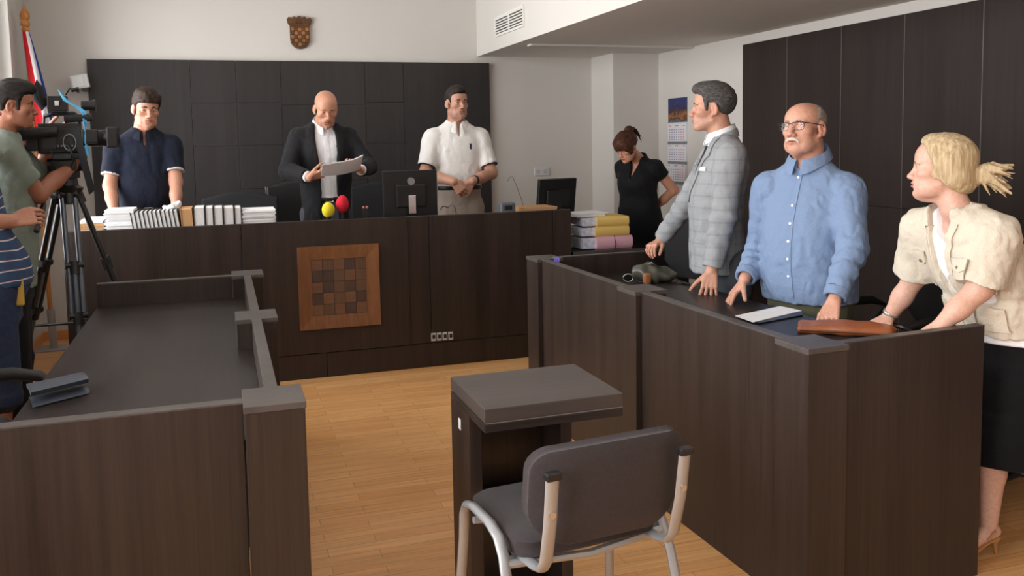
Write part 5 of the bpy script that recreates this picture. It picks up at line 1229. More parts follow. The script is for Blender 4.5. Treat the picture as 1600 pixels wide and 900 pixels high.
    for s in (-1, 1):
        pk = SJ.patch('pocket', CR_, j, [(z-.185, s*.086, s*.150), (1.03, s*.084, s*.150), (1.01, s*.09, s*.144)], .006, .006, 8, 12); SJ.patch('pocket_flap', CR_, pk, [(z-.165, s*.082, s*.154), (z-.205, s*.082, s*.154), (z-.215, s*.10, s*.136)], .012, .005, 8, 6); SJ.button('button', plain('horn_button', srgb(120, 100, 80), .4), pk, s*.118, z-.20, .006, .018)
        SJ.patch('pocket', CR_, j, [(.96, s*.080, s*.150), (.875, s*.078, s*.150)], .006, .006, 8, 8)
    q = WR+(ER-WR)*.06; d = unit(ER-WR); fd = Field(q-.06, q+.06, .0035); fd.add(rc(q-d*.008, q+d*.008, .033, .034, ends=True), .002); P, Q = fd.mesh(); to_object('wristwatch', P, Q, SILVER, B.t, B.org)
    # hair swept back into a clip
    HB = hair_mat('blond_hair', srgb(158, 134, 100), srgb(204, 184, 150), (100, 100, 9), .4)
    def hv(fd, F):
        fd.add(hp(F, (0, -.020, .045), (.083, .100, .082)), .02); fd.add(hp(F, (0, .030, .080), (.055, .045, .038)), .02); fd.add(hp(F, (0, -.060, -.045), (.066, .060, .055)), .03)
        for s in (1, -1): fd.add(hp(F, (s*.058, -.010, -.020), (.026, .070, .050)), .03)
    h = B.hair(HB, [(.060, .085), (.044, .045), (.024, .0), (.0, -.042), (-.030, -.074), (-.07, -.102), (-.20, -.11), (-.20, .20), (.10, .20), (.080, .10)], .014, .014, hv, .0032, .0026, (95, 60, 12), 'hair', .0)
    fd = Field(F.p(0, -.16, .0)-.15, F.p(0, -.16, .0)+.15, .0034); rn = random.Random(5)
    fd.add(hp(F, (0, -.115, -.030), (.034, .034, .040)), .02)
    for k in range(58):
        a = rn.uniform(-.9, 1.0); ln = rn.uniform(.055, .135); dx = rn.uniform(-.04, .04); c_ = [(dx*.3, -.115, -.025+.02*a), (dx*.7, -.115-ln*.5, -.02+.035*a+rn.uniform(0, .01)), (dx, -.115-ln, -.022+.062*a-.25*ln+rn.uniform(-.01, .02))]; tuft(fd, F, c_, rn.uniform(.008, .013), .0026, .008)
    P, Q = fd.mesh(); to_object('hair_bun', P, Q, HB, h, B.org, None, 1)
    brows(B.t, F, hair_mat('fair_brow', srgb(116, 88, 62), srgb(150, 120, 86)), B.org, 1.15)
make_woman()

# ================================================================ court clerk in black
def make_clerk():
    f = unit([-.80, -.60, 0]); r = np.cross(f, [0, 0, 1.]); up = np.array([0, 0, 1.])
    F = Frame(at(979, 229, Y=6.6), unit([-.93, -.36, 0]), R(-30), R(0), .95)
    B = Body('clerk in black blouse with brown fringe and ponytail, looking down, by the white wall', (F.o[0]+.10, 6.6))
    o = dict(w=.95, jaw=.92, fat=.2, eye=(.1, .1), nose=.85, lip=(.85, .5, .5), ear=.9)
    B.head(F, o, .0036); nb = F.p(0, -.040, -.130)-f*.07+[0, 0, -.02]; B.neck(nb, (.046, .052)); z = nb[2]
    SR = nb+r*.150+[0, 0, -.060]; SL = nb-r*.150+[0, 0, -.060]
    WL = nb-f*.17-r*.07; WL[2] = .98; WR = nb-f*.18+r*.05; WR[2] = .97
    EL = ik(SL, WL, .27, .235, -r-f*.4); ER = ik(SR, WR, .27, .235, r-f*.4)
    ra = (.048, .041, .040, .026); B.arm(SR, ER, WR, ra); B.arm(SL, EL, WL, ra); B.hand(WL, r*.8-up*.5, -f, -1, .0045, sc=.9); B.hand(WR, -r*.8-up*.5, f, 1, .0045, sc=.9)
    st = rows2st(nb, f, [(.50, -.02, .15, .12, .13), (.70, -.02, .178, .14, .15), (.85, -.02, .184, .145, .155), (1.0, -.01, .170, .14, .13), (1.08, 0, .158, .13, .115), (1.20, .01, .162, .165, .11), (z-.13, .01, .160, .13, .11), (z-.055, 0, .125, .075, .085), (z, 0, .070, .056, .062), (z+.02, 0, .055, .05, .055)])
    B.torso(shift(st, -.014, -.014, z1=z), f); h_ = legs(B, nb, f, r, .02, .84, (.085, .058, .04)); B.build(srgb(206, 150, 124))
    BL = cloth('black_blouse', srgb(22, 22, 25), .8, .2, 500, .15, .6)
    def sh(fd):
        fd.add(loft(shift(st, .004, .004, z0=.96), f), .02); yoke(fd, nb, SR, SL, .046, .050)
        for S, E, W in ((SR, ER, WR), (SL, EL, WL)): fd.add(rc(S, S+(E-S)*.42, .061, .061, ends=True), .04); fd.add(rc(S, S+(E-S)*.1, .058, .058), .03)
        fd.cut(rc(nb+[0, 0, .015], F.p(0, -.02, -.06), .060, .056), .006); fd.cut(front(nb, f, [(-.06, z+.07), (.06, z+.07), (.03, z-.06), (0, z-.15), (-.03, z-.06)], .01), .006)
    s = B.cloth('blouse', BL, sh, *box_of(SR, SL, nb+f*.2, nb-f*.14, m=.13, z0=.93, z1=z+.07), .0075, folds(.005, (10, 10, 7), 31))
    collar(s, BL, B.org, nb+[0, 0, .002], f, up, .058, .022, .045, R(38), .02, .35, .026)
    S_ = Surf(s, nb*[1, 1, 0], f, B.org)
    for zz in (z-.17, z-.24): S_.button('button', plain('black_button', srgb(40, 40, 44), .3), s, 0, zz)
    trousers(B, cloth('black_trousers', srgb(18, 18, 21), .85), shift(st, .008, .008, z0=.70, z1=1.0), f, *h_, (.105, .075, .06))
    for A in h_[2]: shoe(B.t, B.org, A, f, SHOE, .24)
    HB = hair_mat('auburn_brown_hair', srgb(40, 26, 21), srgb(98, 60, 42), (110, 14, 60), .4, f=(-.93, -.36))
    def hv(fd, F):
        fd.add(hp(F, (0, -.015, .045), (.080, .098, .082)), .02); fd.add(hp(F, (0, .060, .060), (.056, .040, .045)), .02)
        for s in (1, -1): fd.add(hp(F, (s*.060, .030, .0), (.016, .040, .055)), .02)
    h = B.hair(HB, [(.020, -.050), (.050, -.055), (.060, -.030), (.085, .006), (.14, .010), (.13, .20), (-.20, .20), (-.20, -.02), (-.10, -.06), (-.04, -.06), (-.028, -.005), (.006, .0)], .014, .012, hv, .0045, .004, (60, 20, 60))
    fd = Field(F.p(0, -.09, .05)-.15, F.p(0, -.09, .05)+.15, .0045); rn = random.Random(3); fd.add(hp(F, (0, -.095, .105), (.042, .045, .040)), .02)
    for k in range(22):
        dx = rn.uniform(-.035, .035); ln = rn.uniform(.06, .15); tuft(fd, F, [(dx*.5, -.10, .13), (dx, -.150, .12-ln*.3), (dx*1.1, -.160+rn.uniform(-.025, .02), .10-ln)], .009, .002, .006)
    P, Q = fd.mesh(); to_object('ponytail', P, Q, HB, h, B.org, None, 1)
make_clerk()
# ================================================================ the two cameramen on the left
def make_green():
    f = unit([.97, .12, 0]); r = np.cross(f, [0, 0, 1.]); up = np.array([0, 0, 1.])
    F = Frame(at(20, 165, Y=5.12), unit([.98, .16, 0]), R(-2), R(0), .97)
    B = Body('cameraman in grey-green t-shirt looking into the television camera', (F.o[0]-.02, 5.12))
    o = dict(w=.98, jaw=1.0, eye=(.4, .4), stubble=.35, nose=1.05)
    B.head(F, o, .0032); nb = F.p(0, -.055, -.155); B.neck(nb, (.055, .064)); z = nb[2]
    SR = nb+r*.185+[0, 0, -.08]; SL = nb-r*.185+[0, 0, -.08]
    WR = at(110, 262, Y=5.27); WL = at(70, 215, Y=5.42); ER = ik(SR, WR, .30, .27, -up*1.2+r*.2); EL = ik(SL, WL, .30, .27, -up)
    ra = (.056, .047, .045, .031); B.arm(SR, ER, WR, ra); B.arm(SL, EL, WL, ra); B.hand(WR, f*.5+up*.8, -r*.9+up*.2, 1, .0042, curl=(.5,)*4); B.hand(WL, f*.8+up*.3, r, -1, .0042, curl=(.5,)*4)
    st = rows2st(nb, f, [(.80, -.03, .175, .13, .14), (.95, -.03, .172, .145, .13), (1.10, -.02, .172, .155, .12), (1.25, -.01, .178, .145, .12), (z-.14, 0, .186, .12, .12), (z-.065, 0, .155, .09, .10), (z, 0, .085, .066, .075), (z+.02, 0, .064, .058, .064)])
    B.torso(shift(st, -.014, -.014, z1=z), f); h_ = legs(B, nb, f, r, .02, .92); B.build(srgb(162, 108, 84))
    G = cloth('grey_green_jersey', srgb(128, 138, 128), .9, .2, 500, .08, .6)
    def sh(fd):
        fd.add(loft(shift(st, .01, .008, z0=.86), f), .02); yoke(fd, nb, SR, SL, .055, .058)
        for S, E, W in ((SR, ER, WR), (SL, EL, WL)): fd.add(rc(S, S+(E-S)*.3, .06, .064), .05); sleeve(fd, S, E, W, ra, .020, .72, .03)
        fd.cut(rc(nb+[0, 0, .0], F.p(0, -.02, -.06), .074, .066), .006)
    s = B.cloth('t_shirt', G, sh, *box_of(SR, SL, SR+(ER-SR)*.8, SL+(EL-SL)*.8, nb-f*.16, nb+f*.2, z0=.83, z1=z+.08), .008, folds(.006, (9, 9, 6), 37))
    MB().tube([nb+r*.03-f*.06+up*.0-B.org, SR*.55+nb*.45+up*.035-B.org, nb+r*.135+f*.095-up*.095-B.org, nb+r*.105+f*.125-up*.17-B.org], .016, 8, flat=(1, .2)).build('camera_strap', BELT, B.t, True)
    trousers(B, cloth('black_shorts', srgb(26, 26, 30)), shift(st, .0, .0, z0=.80, z1=.93), f, *h_)
    for A in h_[2]: shoe(B.t, B.org, A, f, SHOE)
    HB = hair_mat('black_hair', srgb(16, 14, 14), srgb(44, 38, 36), (50, 50, 140))
    B.hair(HB, [(.036, -.03), (.042, .02), (.056, .050), (.078, .058), (.13, .062), (.13, .18), (-.16, .18), (-.16, .0), (-.12, -.06), (-.06, -.08), (-.035, -.04), (-.028, .0), (-.012, .024), (.012, .022), (.016, -.03)], .014, .016, lambda fd, F: fd.add(hp(F, (0, .015, .088), (.062, .088, .044)), .02), .0045, .003)
    brows(B.t, F, hair_mat('black_brow', srgb(20, 16, 16), srgb(40, 34, 32)), B.org, 1.2)
make_green()
def stripe_mat():
    m, nt, b = new_mat('blue_striped_cotton'); tc = N(nt, 'ShaderNodeTexCoord'); sp = N(nt, 'ShaderNodeSeparateXYZ'); L(nt, tc, 'Object', sp, 0)
    n = N(nt, 'ShaderNodeTexNoise', i_Scale=5.); L(nt, tc, 'Object', n, 'Vector'); z = N(nt, 'ShaderNodeMath', operation='MULTIPLY_ADD', i_1=.03); L(nt, n, 'Fac', z, 0); L(nt, sp, 'Z', z, 2)
    a = N(nt, 'ShaderNodeMath', operation='MULTIPLY', i_1=1/.046); L(nt, z, 0, a, 0); fr = N(nt, 'ShaderNodeMath', operation='FRACT'); L(nt, a, 0, fr, 0)
    r = ramp(nt, [(0, srgb(50, 74, 106)), (.80, srgb(204, 206, 212)), (.90, srgb(150, 60, 66)), (.95, srgb(50, 74, 106))]); r.color_ramp.interpolation = 'CONSTANT'; L(nt, fr, 0, r, 0); L(nt, r, 0, b, 'Base Color'); b.inputs['Roughness'].default_value = .9
    n2 = N(nt, 'ShaderNodeTexNoise', i_Scale=24., i_Detail=3.); L(nt, tc, 'Object', n2, 'Vector'); b1 = N(nt, 'ShaderNodeBump', i_Strength=.5, i_Distance=.012); L(nt, n2, 'Fac', b1, 'Height'); L(nt, b1, 'Normal', b, 'Normal'); return m
def make_stripe():
    f = unit([.96, .25, 0]); r = np.cross(f, [0, 0, 1.]); up = np.array([0, 0, 1.])
    F = Frame(at(-43, 163, Y=4.55), unit([.96, .25, 0]), R(-4), R(0), .97)
    B = Body('man in blue striped shirt and denim shorts at the left edge, holding the tripod handle', (F.o[0]+.02, 4.55))
    o = dict(eye=(.4, .4), stubble=.3); B.head(F, o, .0036); nb = F.p(0, -.055, -.155); B.neck(nb, (.056, .064)); z = nb[2]
    SR = nb+r*.18+[0, 0, -.08]; SL = nb-r*.18+[0, 0, -.08]
    WR = at(18, 346, Y=4.47); WL = nb-r*.25+f*.08; WL[2] = .95; ER = ik(SR, WR, .29, .27, -up-f*.5+r*.2); EL = ik(SL, WL, .29, .26, -f)
    ra = (.056, .047, .046, .032); B.arm(SR, ER, WR, ra); B.arm(SL, EL, WL, ra); B.hand(WR, f*.95+up*.18, -r*.75-up*.5, 1, .0038, curl=(.42, .5, .55, .6), thumb=(.3, .35)); B.hand(WL, -up, r, -1, .006)
    st = rows2st(nb, f, [(.86, .05, .185, .16, .15), (.97, .065, .186, .185, .14), (1.06, .06, .184, .185, .13), (1.2, .03, .18, .15, .12), (z-.14, 0, .186, .12, .12), (z-.065, 0, .155, .09, .10), (z, 0, .085, .066, .075), (z+.02, 0, .064, .058, .064)])
    B.torso(shift(st, -.014, -.014, z1=z), f); h_ = legs(B, nb, f, r, -.06, .92, (.095, .066, .045)); B.build(srgb(186, 132, 108))
    def sh(fd):
        fd.add(loft(shift(st, .01, .008, z0=.955), f), .02); yoke(fd, nb, SR, SL, .055, .058)
        for S, E, W in ((SR, ER, WR), (SL, EL, WL)): fd.add(rc(S, S+(E-S)*.3, .06, .064), .05); sleeve(fd, S, E, W, ra, .020, .8, .03)
        fd.cut(rc(nb+[0, 0, .0], F.p(0, -.02, -.06), .074, .066), .006)
    B.cloth('t_shirt', stripe_mat(), sh, *box_of(SR, SL, SR+(ER-SR)*.8, SL+(EL-SL)*.8, nb-f*.16, nb+f*.24, z0=.92, z1=z+.08), .008, folds(.007, (9, 9, 6), 41))
    D = cloth('denim', srgb(48, 58, 84), .9, .5, 300, .25, .8); Hs, Ks, As = h_
    trousers(B, D, shift(st, .004, .0, z0=.80, z1=.99), f, Hs, [K+[0, 0, -.0] for K in Ks], [K+(A-K)*.12 for K, A in zip(Ks, As)], (.12, .10, .10), .010, 'shorts')
    for A in As: shoe(B.t, B.org, A, f, SHOE)
    B.hair(hair_mat('greying_hair', srgb(60, 58, 52), srgb(120, 116, 104)), [(.036, -.03), (.042, .02), (.056, .050), (.078, .058), (.13, .062), (.13, .18), (-.16, .18), (-.16, .0), (-.12, -.06), (-.06, -.08), (-.035, -.04), (-.028, .0), (-.012, .024), (.012, .022), (.016, -.03)], .012, .016, None, .005)
    ar = MB(); ar.box(-.05, .05, -.012, .012, -.06, .06, .008); p = ar.build('belt_pouch', plain('yellow_pouch', srgb(196, 160, 70), .6), B.t); q = nb+r*.13+f*.16; q[2] = .93; p.location = Vector(q-B.org)
make_stripe()
# ================================================================ office chairs
FAB = plain('black_chair_fabric', srgb(26, 26, 29), .85, bump=.3, bscale=300)
LEATH = plain('black_chair_leather', srgb(34, 34, 37), .4, bump=.15, bscale=90)
def office_chair(label, loc, rz, back_h=.98, leather=False, high=.0):
    back_h -= high
    t = thing('office_chair', label, 'chair', loc, rz, None); m = LEATH if leather else FAB
    for k in range(5):
        a = 2*PI*k/5+.3; d = Vector((math.cos(a), math.sin(a), 0)); l = MB().tube([d*.03+Vector((0, 0, .125)), d*.16+Vector((0, 0, .115)), d*.30+Vector((0, 0, .075))], [.024, .020, .014], 8, flat=(1.1, .8)).build('base_leg', BLACKP, t, True)
        c = MB(); n_ = Vector((-d.y, d.x, 0))
        for s in (-1, 1): c.cyl(d*.305+n_*s*.022+Vector((0, 0, .028)), d*.305+n_*s*.006+Vector((0, 0, .028)), .028, n=16)
        c.cyl(d*.305+Vector((0, 0, .03)), d*.305+Vector((0, 0, .07)), .010); c.build('caster', BLACKP, l)
    MB().cyl((0, 0, .10), (0, 0, .26), .027).cyl((0, 0, .26), (0, 0, .40+high), .016).build('gas_lift', BLACKP, t); MB().tube([(.055*math.cos(a), .055*math.sin(a), .132) for a in [2*PI*k/20 for k in range(20)]], .010, 6, True).build('base_ring', CHROME, t, True)
    fd = Field((-.32, -.32, .36), (.32, .34, .56), .012); fd.add(el((0, .01, .445), (.27, .27, .062)), .02); fd.add(bx((0, .0, .44), (.235, .23, .03), np.eye(3), .03), .04); P, Q = fd.mesh(); to_object('seat', P, Q, m, t, (0, 0, -high))
    h = back_h; fd = Field((-.34, -.40, .48), (.34, .0, h+.06), .013)
    fd.add(loft([(.54, 0, -.235, .16, .03, .03), (.62, 0, -.245, .22, .035, .03), (.75, 0, -.262, .245, .034, .03), (h-.10, 0, -.285, .240, .03, .028), (h-.04, 0, -.292, .205, .026, .025), (h-.015, 0, -.294, .15, .022, .022), (h, 0, -.295, .08, .014, .014)], (0, 1), 0, 3.), .01)
    fd.push(lambda P: -.25*(P[:, 0]**2), .05); P, Q = fd.mesh(); to_object('backrest', P, Q, m, t, (0, 0, -high))
    MB().tube([(0, -.05, .40), (0, -.22, .40), (0, -.285, .46), (0, -.29, .62)], .022, 8, flat=(1.6, .5)).build('back_bracket', BLACKP, t, True).location.z = high
    for s in (-1, 1): MB().tube([(s*.20, -.05, .41), (s*.29, -.04, .43), (s*.305, -.03, .56), (s*.30, -.10, .64), (s*.30, -.02, .672), (s*.30, .10, .672), (s*.295, .19, .655), (s*.29, .23, .62)], [.014, .016, .018, .02, .024, .025, .022, .014], 10, flat=(1.0, .7)).build('armrest', BLACKP, t, True).location.z = high
    return t
office_chair('black office chair with curved arms at the left end of the left desk', (-.865, 3.33, 0), R(-90), .98, False, .075)
p = at(386, 300, Y=7.35); office_chair('black fabric office chair behind the book row on the bench', (p[0]-.09, 7.12, DZ), R(172), p[2]-DZ+.0)
p = at(455, 285, Y=7.2); office_chair('black leather office chair directly behind the bald man in suit', (p[0]+.19, 7.52, DZ), R(195), p[2]-DZ, True)
p = at(590, 287, Y=7.3); office_chair('black office chair half hidden behind the large bench monitor', (p[0]+.12, 7.42, DZ), R(178), p[2]-DZ)
p = at(1075, 294, Y=5.5); office_chair('black office chair between the clerk and the man in grey jacket', (p[0]-.03, 5.5, 0), R(120), 1.0)
office_chair('black office chair behind the woman in the cream jacket', (3.22, 2.82, 0), R(100), 1.0)
office_chair('black office chair behind the man in the blue shirt', (3.30, 3.62, 0), R(85), .98)

# ================================================================ things on the judges' bench
COVER = plain('dark_book_cover', srgb(34, 36, 42), .5); PAGES = plain('page_edges', srgb(222, 221, 222), .8, var=.06, bscale=400); TANC = plain('tan_card', srgb(190, 146, 100), .7)
def book(loc, w, h, d, lean, label, group, cover=COVER, pages=PAGES):
    t = thing('book', label, 'book', loc, 0, group); t.rotation_euler = (0, lean, 0)
    MB().box(-w/2+.004, w/2-.004, -d/2+.004, d/2-.006, .004, h-.004, .002).build('pages', pages, t)
    c = MB(); c.box(-w/2, -w/2+.004, -d/2, d/2, 0, h, .001); c.box(w/2-.004, w/2, -d/2, d/2, 0, h, .001); c.box(-w/2, w/2, d/2-.005, d/2, 0, h, .001); c.build('cover', cover, t); return t
YB_ = 6.13
n = 11
for k in range(n):
    a = at(216.5+6.6*k, 352, Y=YB_); top = at(213+6.6*k, 329-.35*k, Y=YB_)[2]
    od = ('first', 'second', 'third', 'fourth', 'fifth', 'sixth', 'seventh', 'eighth', 'ninth', 'tenth', 'eleventh')[k]
    nm = od+' leaning dark-covered book counted from the left end of the bench row'
    book((a[0], YB_, WT), .0275, top-WT, .21, R(-8), nm, 'leaning dark-covered books on the bench')
a = at(294.5, 350, Y=YB_); book((a[0], YB_, WT), .070, at(294, 324, Y=YB_)[2]-WT, .23, R(-2), 'tan card file standing between dark books and white binders', 'files on the bench', TANC, TANC)
x = 304.
for k, (w_, nm) in enumerate(((17.5, 'wide white binder next to the tan file on the bench'), (12.5, 'narrow white binder second from the tan file'), (14.5, 'middle white binder of five on the bench'), (16.5, 'white binder second from the paper stack on the bench'), (11., 'white binder at the right end of the row, by the paper stack'))):
    a0 = at(x, 350, Y=YB_); a1 = at(x+w_, 350, Y=YB_); book(((a0[0]+a1[0])/2, YB_, WT), a1[0]-a0[0]-.001, at(x, 322, Y=YB_)[2]-WT, .25, R(0), nm, 'white binders on the bench'); x += w_+.4
def stack(name, label, cat, c, w, d, h, m, group=None, jit=.008, n=None, rz=0):
    mb = MB(); n = n or max(3, int(h/.007)); rn = random.Random(sum(map(ord, label)) % 999)
    for k in range(n): dx, dy = rn.uniform(-jit, jit), rn.uniform(-jit, jit); mb.box(dx-w/2, dx+w/2, dy-d/2, dy+d/2, h*k/n, h*(k+.94)/n, 0)
    o = mb.build(name, m); o.location = c; o.rotation_euler.z = rz; return tag(o, label, cat, group)
random.seed(11)
a0 = at(378, 345, Y=6.15); a1 = at(428, 345, Y=6.15); stack('paper_stack', 'stack of white papers right of the white binders on the bench', 'papers', ((a0[0]+a1[0])/2, 6.15, WT), a1[0]-a0[0], .28, at(400, 326, Y=6.15)[2]-WT, PAPER)
a0 = at(168, 345, Y=6.15); a1 = at(212, 345, Y=6.15); hh = at(190, 326, Y=6.15)[2]-WT
stack('paper_stack', 'tall messy stack of white papers left of the leaning books', 'papers', ((a0[0]+a1[0])/2, 6.17, WT+.055), a1[0]-a0[0], .27, hh-.055, PAPER, None, .012)
f_ = stack('folder', 'dark folder under the messy white papers on the bench', 'folder', ((a0[0]+a1[0])/2+.005, 6.16, WT), a1[0]-a0[0]+.01, .28, .055, plain('grey_folder', srgb(120, 122, 128), .6), None, .012, 3)
a0 = at(128, 345, Y=6.2); a1 = at(167, 345, Y=6.2); cx_ = (a0[0]+a1[0])/2
stack('paper_stack', 'low white paper stack under the tan folder at the left bench end', 'papers', (cx_, 6.2, WT), a1[0]-a0[0]-.01, .27, .085, PAPER); stack('folder', 'tan folder between white papers at the left bench end', 'folder', (cx_, 6.2, WT+.085), a1[0]-a0[0]-.005, .26, .04, TANC, None, .004, 2); stack('paper_stack', 'loose white papers on top of the tan folder', 'papers', (cx_, 6.2, WT+.125), a1[0]-a0[0]-.012, .25, .025, PAPER)
fd = Field((-.09, -.09, -.02), (.09, .09, .08), .006); fd.add(el((0, 0, .022), (.05, .045, .022)), .01); fd.add(el((.03, 0, .035), (.03, .03, .025)), .01); fd.push(lambda P: .012*vnoise(P, 40, 3)); P, Q = fd.mesh(); p = at(268, 324, Y=6.16); o = to_object('crumpled_paper', P, Q, PAPER, None, (0, 0, 0)); o.location = (p[0], 6.16, at(268, 329, Y=6.1)[2]-.002); tag(o, 'crumpled white paper lying on top of the leaning books', 'paper')  # a crumpled sheet of paper rather than a bag
def mic(label, px, py, col, Y, rz, tall, badge=None):
    p = at(px, py, Y=Y); t = thing('microphone', label, 'microphone', (p[0], Y, WT), rz)
    h = p[2]-WT; MB().lathe([(.045, 0), (.045, .008), (.018, .014), (.012, .03), (.011, h-.06), (.017, h-.055), (.018, h-.03), (.012, h-.028)], n=20).build('stand', BLACKP, t, True)
    fd = Field((-.06, -.06, h-.06), (.06, .06, h+.08), .004); fd.add(el((0, 0, h), (.043, .043, tall)), .01); fd.add(rc((0, 0, h-.02), (0, 0, h-.038), .030, .024, ends=True), .012); fd.push(lambda P: .0012*vnoise(P, 160, 2)); P, Q = fd.mesh(); w = to_object('windscreen', P, Q, col, t, (0, 0, 0))
    return t
FY = plain('yellow_foam', srgb(226, 208, 40), .9, bump=.6, bscale=260); FR = plain('red_foam', srgb(206, 26, 50), .9, bump=.6, bscale=260)
mic('microphone with yellow foam windscreen on the bench edge', 513, 328, FY, 6.06, 0, .052); mic('microphone with red foam windscreen beside the yellow one', 535, 319, FR, 6.09, .4, .062)
p = at(571, 333, Y=6.08); t = thing('voice_recorder', 'small black recorder on a tiny tripod between red microphone and monitor', 'recorder', (p[0], 6.08, WT))
MB().box(-.022, .022, -.012, .012, .095, .150, .005).build('body', BLACKP, t); MB().ball((-.012, 0, .155), .010).ball((.012, 0, .155), .010).build('capsule', plain('recorder_pink', srgb(176, 110, 110), .5), t, True)
for k in range(3): a = 2*PI*k/3; MB().tube([(0, 0, .095), (.05*math.cos(a), .05*math.sin(a), .004)], .005, 8).build('leg', BLACKP, t, True)
def monitor(label, loc, rz, w, h, zb, tilt, stand=CHROME, logo=True):
    t = thing('monitor', label, 'monitor', loc, rz); M = Matrix.Translation((0, 0, zb)) @ Matrix.Rotation(tilt, 4, 'X')
    # local +y is the back of the screen
    MB().box(-w/2, w/2, -.010, .022, 0, h, .006, M).build('housing', BLACKP, t); MB().box(-w/2+.018, w/2-.018, -.0125, -.009, .018, h-.018, 0, M).build('screen', plain('dark_screen', srgb(14, 15, 18), .12), t); MB().box(-w/2-.001, -w/2+.003, -.011, .023, 0, h, .001, M).build('bezel_edge', plain('silver_edge', srgb(176, 176, 178), .35, .6), t)
    MB().box(-.11, .11, .018, .045, h*.25, h*.72, .01, M).build('rear_bulge', BLACKP, t)
    if logo: MB().cyl(M @ Vector((0, .044, h*.78)), M @ Vector((0, .024, h*.78)), .026, n=24).build('round_logo', plain('logo_grey', srgb(150, 150, 152), .3, .6), t, True)
    s = MB().box(-.028, .028, .045, .062, .012, zb+h*.5, .004); s.build('stand', stand, t); MB().box(-.12, .12, -.06, .14, 0, .014, .006).build('stand_base', BLACKP, t); return t
a0 = at(597, 300, Y=6.18); a1 = at(683, 300, Y=6.18); hb = at(640, 266, Y=6.18)[2]
monitor('large black computer monitor seen from behind on the bench', ((a0[0]+a1[0])/2, 6.18, WT), R(184), a1[0]-a0[0], hb-WT-.05, .05, 0)
mc = MB(); mc.tube([at(688, 328, Y=6.1), at(692, 322, Y=6.12), at(700, 324, Y=6.14), at(706, 319, Y=6.12), at(711, 325, Y=6.1), V3(at(716, 330, Y=6.1)[0], 6.1, WT+.004), V3(at(735, 330, Y=6.1)[0], 6.16, WT+.004)], .0035, 6); solo('cable', mc, BLACKP, 'loop of black cable right of the large bench monitor', 'cable', None, True)
p = at(792, 324, Y=6.1); t = thing('desk_speaker', 'small grey rounded desk device at the right of the bench', 'speaker', (p[0], 6.1, WT)); hs = at(792, 316, Y=6.1)[2]-WT
MB().box(-.058, .058, -.035, .05, 0, hs, .018, None, 3).build('housing', plain('device_grey', srgb(92, 96, 104), .45), t); MB().box(-.028, .028, -.038, -.033, hs-.055, hs-.02, .008).build('grille', BLACKP, t)
a0 = at(806, 330, Y=6.2); a1 = at(856, 330, Y=6.2); ZE = at(830, 327, Y=6.1)[2]
stack('document_tray', 'black tray under the tan envelope on the bench corner', 'tray', ((a0[0]+a1[0])/2, 6.25, WT), .26, .30, ZE-WT-.022, plain('tray_black', srgb(26, 26, 28), .4), None, .002, 4)
stack('envelope', 'tan envelope file lying on the black tray, right bench corner', 'envelope', ((a0[0]+a1[0])/2+.02, 6.22, ZE-.022), .27, .24, .035, TANC, None, .012, 3, R(3))
# ================================================================ clerk's desk and what stands on it
t = thing('clerk_desk', 'low black desk of the clerk joined to the right end of the bench', 'desk', (2.95, 6.0, 0))
MB().box(-.52, .45, -.02, .43, .715, .745, .003).box(-.52, -.12, .40, .74, .7155, .7445, .003).build('desktop', plain('black_desktop', srgb(24, 23, 24), .25), t); MB().box(-.52, .45, .0, .02, .05, .715, .002).build('front_panel', plain('black_front', srgb(26, 24, 24), .4), t)
for s in (-.50, .43): MB().box(s-.015, s+.015, .02, .41, 0, .715, .002).build('side_panel', plain('black_front', srgb(26, 24, 24), .4), t)
MB().box(-.52, .45, -.022, -.019, .715, .745, .001).build('edge_band', CAPM, t)
a0 = at(838, 300, Y=6.47); a1 = at(893, 300, Y=6.47); p = at(868, 280, Y=6.47)
monitor('black monitor tilted back on the clerk desk', ((a0[0]+a1[0])/2, 6.47, .745), R(196), .36, .30, p[2]-.745-.29, R(-8), BLACKP, False)
YEL = plain('yellow_folder', srgb(226, 192, 110), .6); PINK = plain('pink_folder', srgb(222, 172, 186), .6); FP = plain('file_pages', srgb(206, 210, 226), .8, var=.25, bscale=160)
def case_file(label, c, w, d, h, m, rz):
    t = thing('case_file', label, 'folder', c, rz, 'case files on the clerk desk'); MB().box(-w/2-.01, w/2-.02, -d/2+.012, d/2, .006, h-.006, .004).build('pages', FP, t)
    cv = MB(); y0 = -d/2
    cv.tube([(-w/2+.10, y0+.012, h*.5), (w/2, y0+.012, h*.5)], h*.47, 14, flat=(.45, 1)); cv.box(-w/2+.10, w/2, y0+.01, d/2, h-.006, h, .001); cv.box(-w/2+.10, w/2, y0+.01, d/2, 0, .005, .001); cv.build('cover', m, t, True)
    return t
def zat(y): return at(955, y, Y=6.06)[2]
xc = (at(905, 360, Y=6.06)[0]+at(988, 360, Y=6.06)[0])/2; zz = [.746, zat(368.5), zat(353), zat(338)]
for k, (m, l, rz, dx) in enumerate(((PINK, 'pink case file, bottom of the stack beside the clerk', 2, .01), (YEL, 'yellow case file in the middle of the stack beside the clerk', 1, -.005), (YEL, 'yellow case file on top of the stack beside the clerk', -1, .005))):
    t = case_file(l, (xc+dx, 6.18, zz[k]), .40-.02*k, .27, zz[k+1]-zz[k]-.001, m, R(rz))
    if k == 0: MB().tube([(.05, -.14, .002), (.05, -.152, .035), (.05, -.13, zz[1]-zz[0]+.001), (.05, .12, zz[1]-zz[0]+.001)], .003, 6).build('elastic_band', BLACKP, t, True)
stack('paper_stack', 'loose white papers on the topmost yellow case file', 'papers', (xc-.10, 6.2, zz[3]), .24, .22, .028, PAPER, None, .02, 4, R(6))
